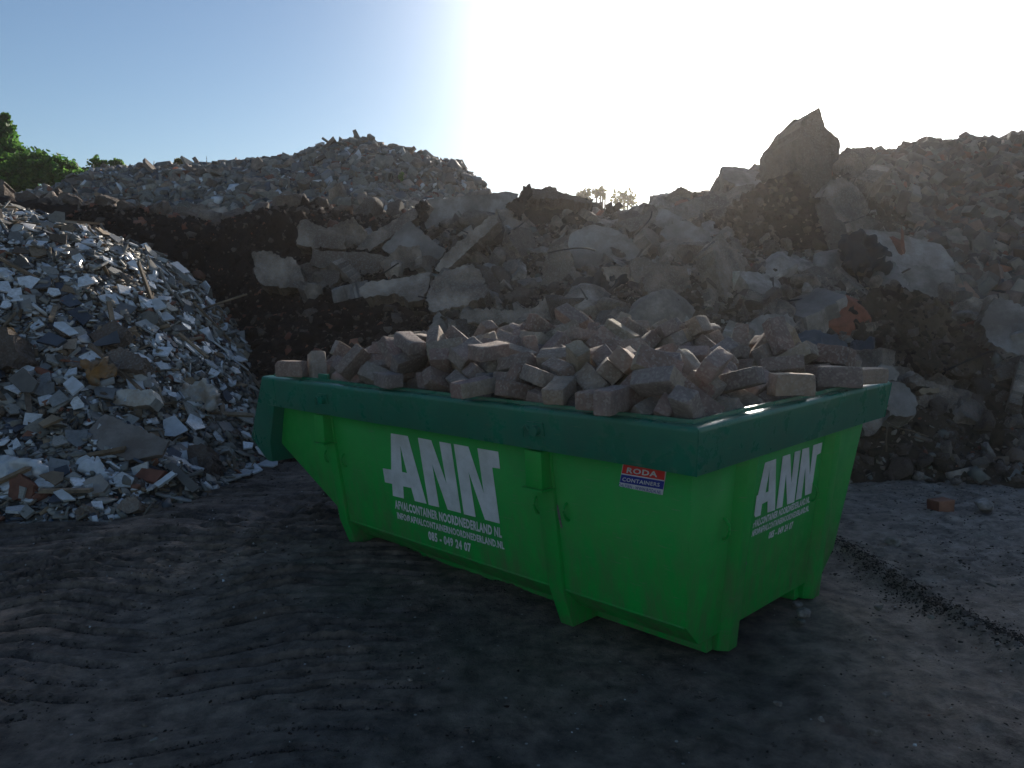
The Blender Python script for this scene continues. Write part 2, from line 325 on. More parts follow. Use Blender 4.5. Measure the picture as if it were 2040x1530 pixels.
rim = link('rim_frame', me, skip); md = rim.modifiers.new('thickness', 'SOLIDIFY'); md.thickness = .005; md.offset = -1
# corner welds and a joint in the band
for p, q in [((-.001, .001, HR-.01), (-.0245, .0245, HB)), ((-.001, CW-.001, HR-.01), (-.0245, CW-.0245, HB)), ((-CL+.16, .0015, HR-.012), (-CL+.15, .0255, HB))]:
    V, Fc = tube([p, tuple((a+b)/2 for a, b in zip(p, q)), q], .0035, 6); cpart('weld_seam', V, Fc, m_dkgreen, smooth=True, parent=rim)
# flared end frame under the rim on the open end
ef = [(-3.300, HR-.012), (-3.602, .648), (-3.462, .50), (-3.395, .50), (-3.336, .651), (-3.205, .896)]
yk = lambda z: .004+(HR-z)*.125
V = [(x, yk(z) if z > .6 else yk(z)+.02, z) for x, z in ef]; V += [(x, CW-y, z) for x, y, z in V]; n = 6
cpart('end_frame', V, [(1, 2, 3, 4), (0, 1, 4, 5), (10, 9, 8, 7), (11, 10, 7, 6)]+[(i, (i+1) % n, n+(i+1) % n, n+i) for i in range(n)], m_dkgreen, bevel=.004)
# stiffeners with feet on the long sides
for s in (0, 1):
    Y = (lambda y: y) if s == 0 else (lambda y: CW-y)
    for xr in (-.865, -2.67):
        top = HB-.004; xl = xr-.082
        pf = [(ys(top)-.006, top), (ys(.62)-.02, .62), (ys(.2)-.02, .20), (.275, .0), (.50, .0), (.50, .10), (.42, .10), (ys(.20)+.02, .205), (ys(top)+.01, top)]
        V, Fc = prism(pf, 0, xl, xr)
        V = [((x if x == xl else xr+.035*max(0, min(1, (z-.05)/.85))) , Y(y), z) for x, y, z in V]
        st = cpart('stiffener_post', V, Fc, m_green, bevel=.006)
        V, Fc = boxv(xl-.012, xr+.02, 0, 0, 0, 0)
        a, b = ys(.885)-.055, ys(.885)+.004
        V, Fc = prism([(a, .72), (ys(.72)+.004, .72), (b, .892), (a-.004, .892)], 0, xl+.0, xr+.022); V = [(x, Y(y), z) for x, y, z in V]
        cpart('lashing_bracket', V, Fc, m_green, bevel=.004, parent=st)
        V, Fc = prism([(a-.012, .708), (ys(.71)+.004, .708), (ys(.71)+.004, .718), (a-.012, .718)], 0, xl-.02, xr+.03); V = [(x, Y(y), z) for x, y, z in V]
        cpart('bracket_plate', V, Fc, m_green, bevel=.002, parent=st)
        for hx in (xl-.018, xr+.085):
            pts = [(hx, Y(ys(.61+.035*math.sin(t))-.028*math.cos(t)+.0), .61+.04*math.sin(t)) for t in np.linspace(-math.pi/2, math.pi/2, 9)]
            V, Fc = tube(pts, .007, 8); cpart('lashing_eye', V, Fc, m_green, smooth=True, parent=st)
# crane lugs on the rim band
for s in (0, 1):
    Y = (lambda y: y) if s == 0 else (lambda y: CW-y)
    for xc in (-2.567, -.835):
        yb = .012
        V, Fc = prism([(xc-.05, .975), (xc+.05, .975), (xc+.05, 1.035), (xc-.05, 1.035)], 1, 0, 1)
        V = [(x, Y((.026+(.002-.026)*(z-HB)/(HR-HB))+(-.012 if t == 0 else .004)), z) for (x, t, z) in V]
        lg = cpart('rope_lug', V, Fc, m_dkgreen, bevel=.003)
        V, Fc = tube([(xc+.012, Y(-.022), 1.0), (xc+.012, Y(.012), 1.0)], .024, 16); cpart('lug_pin', V, Fc, m_dkgreen, smooth=True, parent=lg)
        pts = [(xc-.045+.018*math.cos(t), Y(-.008), .995+.02*math.sin(t)) for t in np.linspace(.2, math.pi, 7)]+[(xc-.063, Y(-.004), .965)]
        V, Fc = tube(pts, .006, 6); cpart('rope_hook', V, Fc, m_dkgreen, smooth=True, parent=lg)
V, Fc = boxv(-2.70, -2.60, .062, .082, HR+.012, HR+.045); cpart('stop_plate', V, Fc, m_dkgreen, bevel=.003, parent=rim)
# end wall posts
for y0 in (.445, CW-.445-.13):
    wo = lambda z: xe(z)
    V = []
    sec = [(0, 0), (.042, .03), (.042, .10), (0, .13)]
    for z in (HB-.004, .09, 0.0):
        for d, y in sec: V.append((xe(z)+d, y0+y+.06*(1-z/HB), z))
    V = [(x if i < 4 else x-.0, y, z) for i, (x, y, z) in enumerate(V)]
    Fc = [(k*4+i, k*4+i+1, k*4+4+i+1, k*4+4+i) for k in range(2) for i in range(3)]
    n0 = len(V)
    for z in (HB-.004, .09, 0.0): V += [(xe(z)-.02 if z > .05 else xe(0)-.14, y0+.13+.06*(1-z/HB), z), (xe(z)-.02 if z > .05 else xe(0)-.14, y0+.06*(1-z/HB), z)]
    for k in range(2):
        a, b, c_, d_ = n0+2*k, n0+2*k+1, n0+2*k+3, n0+2*k+2
        Fc += [(k*4+3, a, d_, k*4+7), (a, b, c_, d_), (b, k*4, k*4+4, c_)]
    Fc += [(0, 1, 2, 3, n0, n0+1), (8, n0+5, n0+4, 11, 10, 9)]
    ep = cpart('end_post', V, Fc, m_green, bevel=.005)
    hy = y0-.045 if y0 < 1 else y0-.05
    pts = [(xe(.6)+.004+.03*math.cos(t), hy, .6+.045*math.sin(t)) for t in np.linspace(-math.pi/2, math.pi/2, 9)]
    V, Fc = tube(pts, .007, 8); cpart('lashing_eye', V, Fc, m_green, smooth=True, parent=ep)
    # runner under the floor
    V, Fc = boxv(-2.66, -.245, y0+.01, y0+.11, .0, .088); cpart('floor_runner', V, Fc, m_green, bevel=.004)
# ---- lettering
def onside(p, off=.003): q = cloc(p[0], p[1], (0, 1, KS), DS); return q+np.array([0, -1, -KS])*off
def onend(p, off=.003): q = cloc(p[0], p[1], (-1, 0, KE), DE); return q+np.array([1, 0, -KE])*off
def decal(name, loops, fn, m, parent, off=.003):
    """flat cut vinyl shape: first loop outer, others holes; given as photo pixels on the wall plane"""
    Fc = [tuple(t_) for t_ in tessellate_polygon([[Vector((x, y, 0)) for x, y in lp] for lp in loops])]
    V = [tuple(fn(p, off)) for lp in loops for p in lp]
    return link(name, mesh(name, V, Fc, m), parent)
def words(name, text, s0, s1, e0, e1, fn, m, parent, bold=.042, off=.003):
    """one line of text between baseline start s0 and end e0 (tops s1, e1), all photo pixels"""
    cu = bpy.data.curves.new('tmp', 'FONT'); cu.body = text; cu.offset = bold; cu.resolution_u = 2; cu.space_character = 1.1
    t = bpy.data.objects.new('tmp', cu); COL.objects.link(t); bpy.context.view_layer.update()
    tm = bpy.data.meshes.new_from_object(t.evaluated_get(bpy.context.evaluated_depsgraph_get()))
    P_ = np.array([v.co for v in tm.vertices]); Fc = [tuple(p.vertices) for p in tm.polygons]
    lo, hi = P_.min(0), P_.max(0)
    lo[1] = max(lo[1], -.02) if '@' not in text else 0.0; hi[1] = .74
    A_, B_, C_, D_ = [fn(q, off) for q in (s0, s1, e0, e1)]
    u = (P_[:, 0]-lo[0])/(hi[0]-lo[0]); v = np.clip((P_[:, 1]-lo[1])/(hi[1]-lo[1]), -.04, 1.04)
    Q = A_+(C_-A_)*u[:, None]; T = (B_-A_)*(1-u[:, None])+(D_-C_)*u[:, None]
    V = Q+T*v[:, None]
    bpy.data.objects.remove(t); bpy.data.curves.remove(cu); bpy.data.meshes.remove(tm)
    return link(name, mesh(name, V, Fc, m), parent)
def z3(l): return [(740+x*.18296, 840+y*.18296) for x, y in l]
def z4(l): return [(1440+x*.17647, 840+y*.17647) for x, y in l]
def z2(l): return [(1020+x*.39216, 580+y*.39216) for x, y in l]
ls = decal('lettering', [z3([(215, 125), (400, 155), (605, 893), (477, 862), (437, 720), (350, 702), (358, 835), (238, 805), (230, 675), (152, 658), (127, 505), (220, 522)]), z3([(318, 262), (392, 558), (338, 545)])], onside, m_white, skip)
ls['label'] = 'large white capital A with a crossbar stub on the long side'
for lp, lb in [([(510, 173), (655, 200), (822, 675), (742, 215), (868, 238), (980, 993), (835, 955), (665, 462), (743, 930), (627, 903)], 'first large white capital N on the long side'),
           ([(900, 240), (1060, 270), (1228, 775), (1158, 287), (1385, 325), (1405, 510), (1320, 497), (1402, 1108), (1240, 1065), (1062, 545), (1140, 1037), (1012, 1005)], 'large white hooked capital N on the long side')]:
    decal('lettering', [z3(lp)], onside, m_white, skip)['label'] = lb
words('lettering', 'AFVALCONTAINER NOORDNEDERLAND NL', *z3([(264, 940), (254, 848), (1425, 1262), (1420, 1155)]), onside, m_white, skip)
words('lettering', 'INFO@AFVALCONTAINERNOORDNEDERLAND.NL', *z3([(290, 1050), (280, 980), (1452, 1387), (1445, 1308)]), onside, m_white, skip)
words('lettering', '085 - 049 24 07', *z3([(628, 1280), (620, 1185), (1092, 1420), (1085, 1325)]), onside, m_white, skip)
decal('lettering', [z4([(470, 462), (595, 418), (583, 997), (497, 1025), (498, 895), (437, 928), (418, 1055), (360, 1078), (348, 1050), (375, 835), (390, 825)]), z4([(520, 545), (508, 785), (475, 800)])], onend, m_white, skip)
decal('lettering', [z4([(670, 390), (755, 362), (768, 690), (805, 340), (872, 322), (800, 905), (718, 935), (707, 590), (665, 960), (597, 985)])], onend, m_white, skip)
decal('lettering', [z4([(893, 308), (968, 288), (975, 600), (1015, 265), (1117, 232), (1100, 350), (1055, 375), (992, 805), (920, 832), (925, 520), (880, 862), (815, 887)])], onend, m_white, skip)
words('lettering', 'rVALCONTAINER NOORDNEDERLAND.NL', *z4([(331, 1200), (346, 1115), (972, 908), (975, 838)]), onend, m_white, skip)
words('lettering', 'NFO@AFVALCONTAINERNOORDNEDERLAND.NL', *z4([(318, 1298), (334, 1222), (962, 1003), (967, 940)]), onend, m_white, skip)
words('lettering', '085 - 049 24 07', *z4([(505, 1322), (520, 1242), (776, 1200), (792, 1120)]), onend, m_white, skip)
stk = decal('sticker', [z2([(567, 870), (788, 905), (768, 1035), (545, 990)])], onside, m_white, skip, .003)
stk['label'] = 'white sticker with red and blue bands tucked under the rim'
decal('sticker_band', [z2([(572, 870), (783, 905), (779, 958), (562, 922)])], onside, m_red, stk, .0065)
decal('sticker_band', [z2([(560, 928), (779, 964), (772, 1005), (552, 968)])], onside, m_blue, stk, .0065)
words('sticker_text', 'RODA', *z2([(588, 918), (594, 890), (745, 941), (748, 912)]), onside, m_white, stk, .03, .010)
words('sticker_text', 'CONTAINERS', *z2([(566, 960), (570, 940), (757, 990), (759, 970)]), onside, m_white, stk, .02, .010)
words('sticker_text', 'DALFSEN - WWW.RODA.NL', *z2([(549, 987), (552, 970), (764, 1028), (767, 1010)]), onside, m_blue, stk, .012, .010)

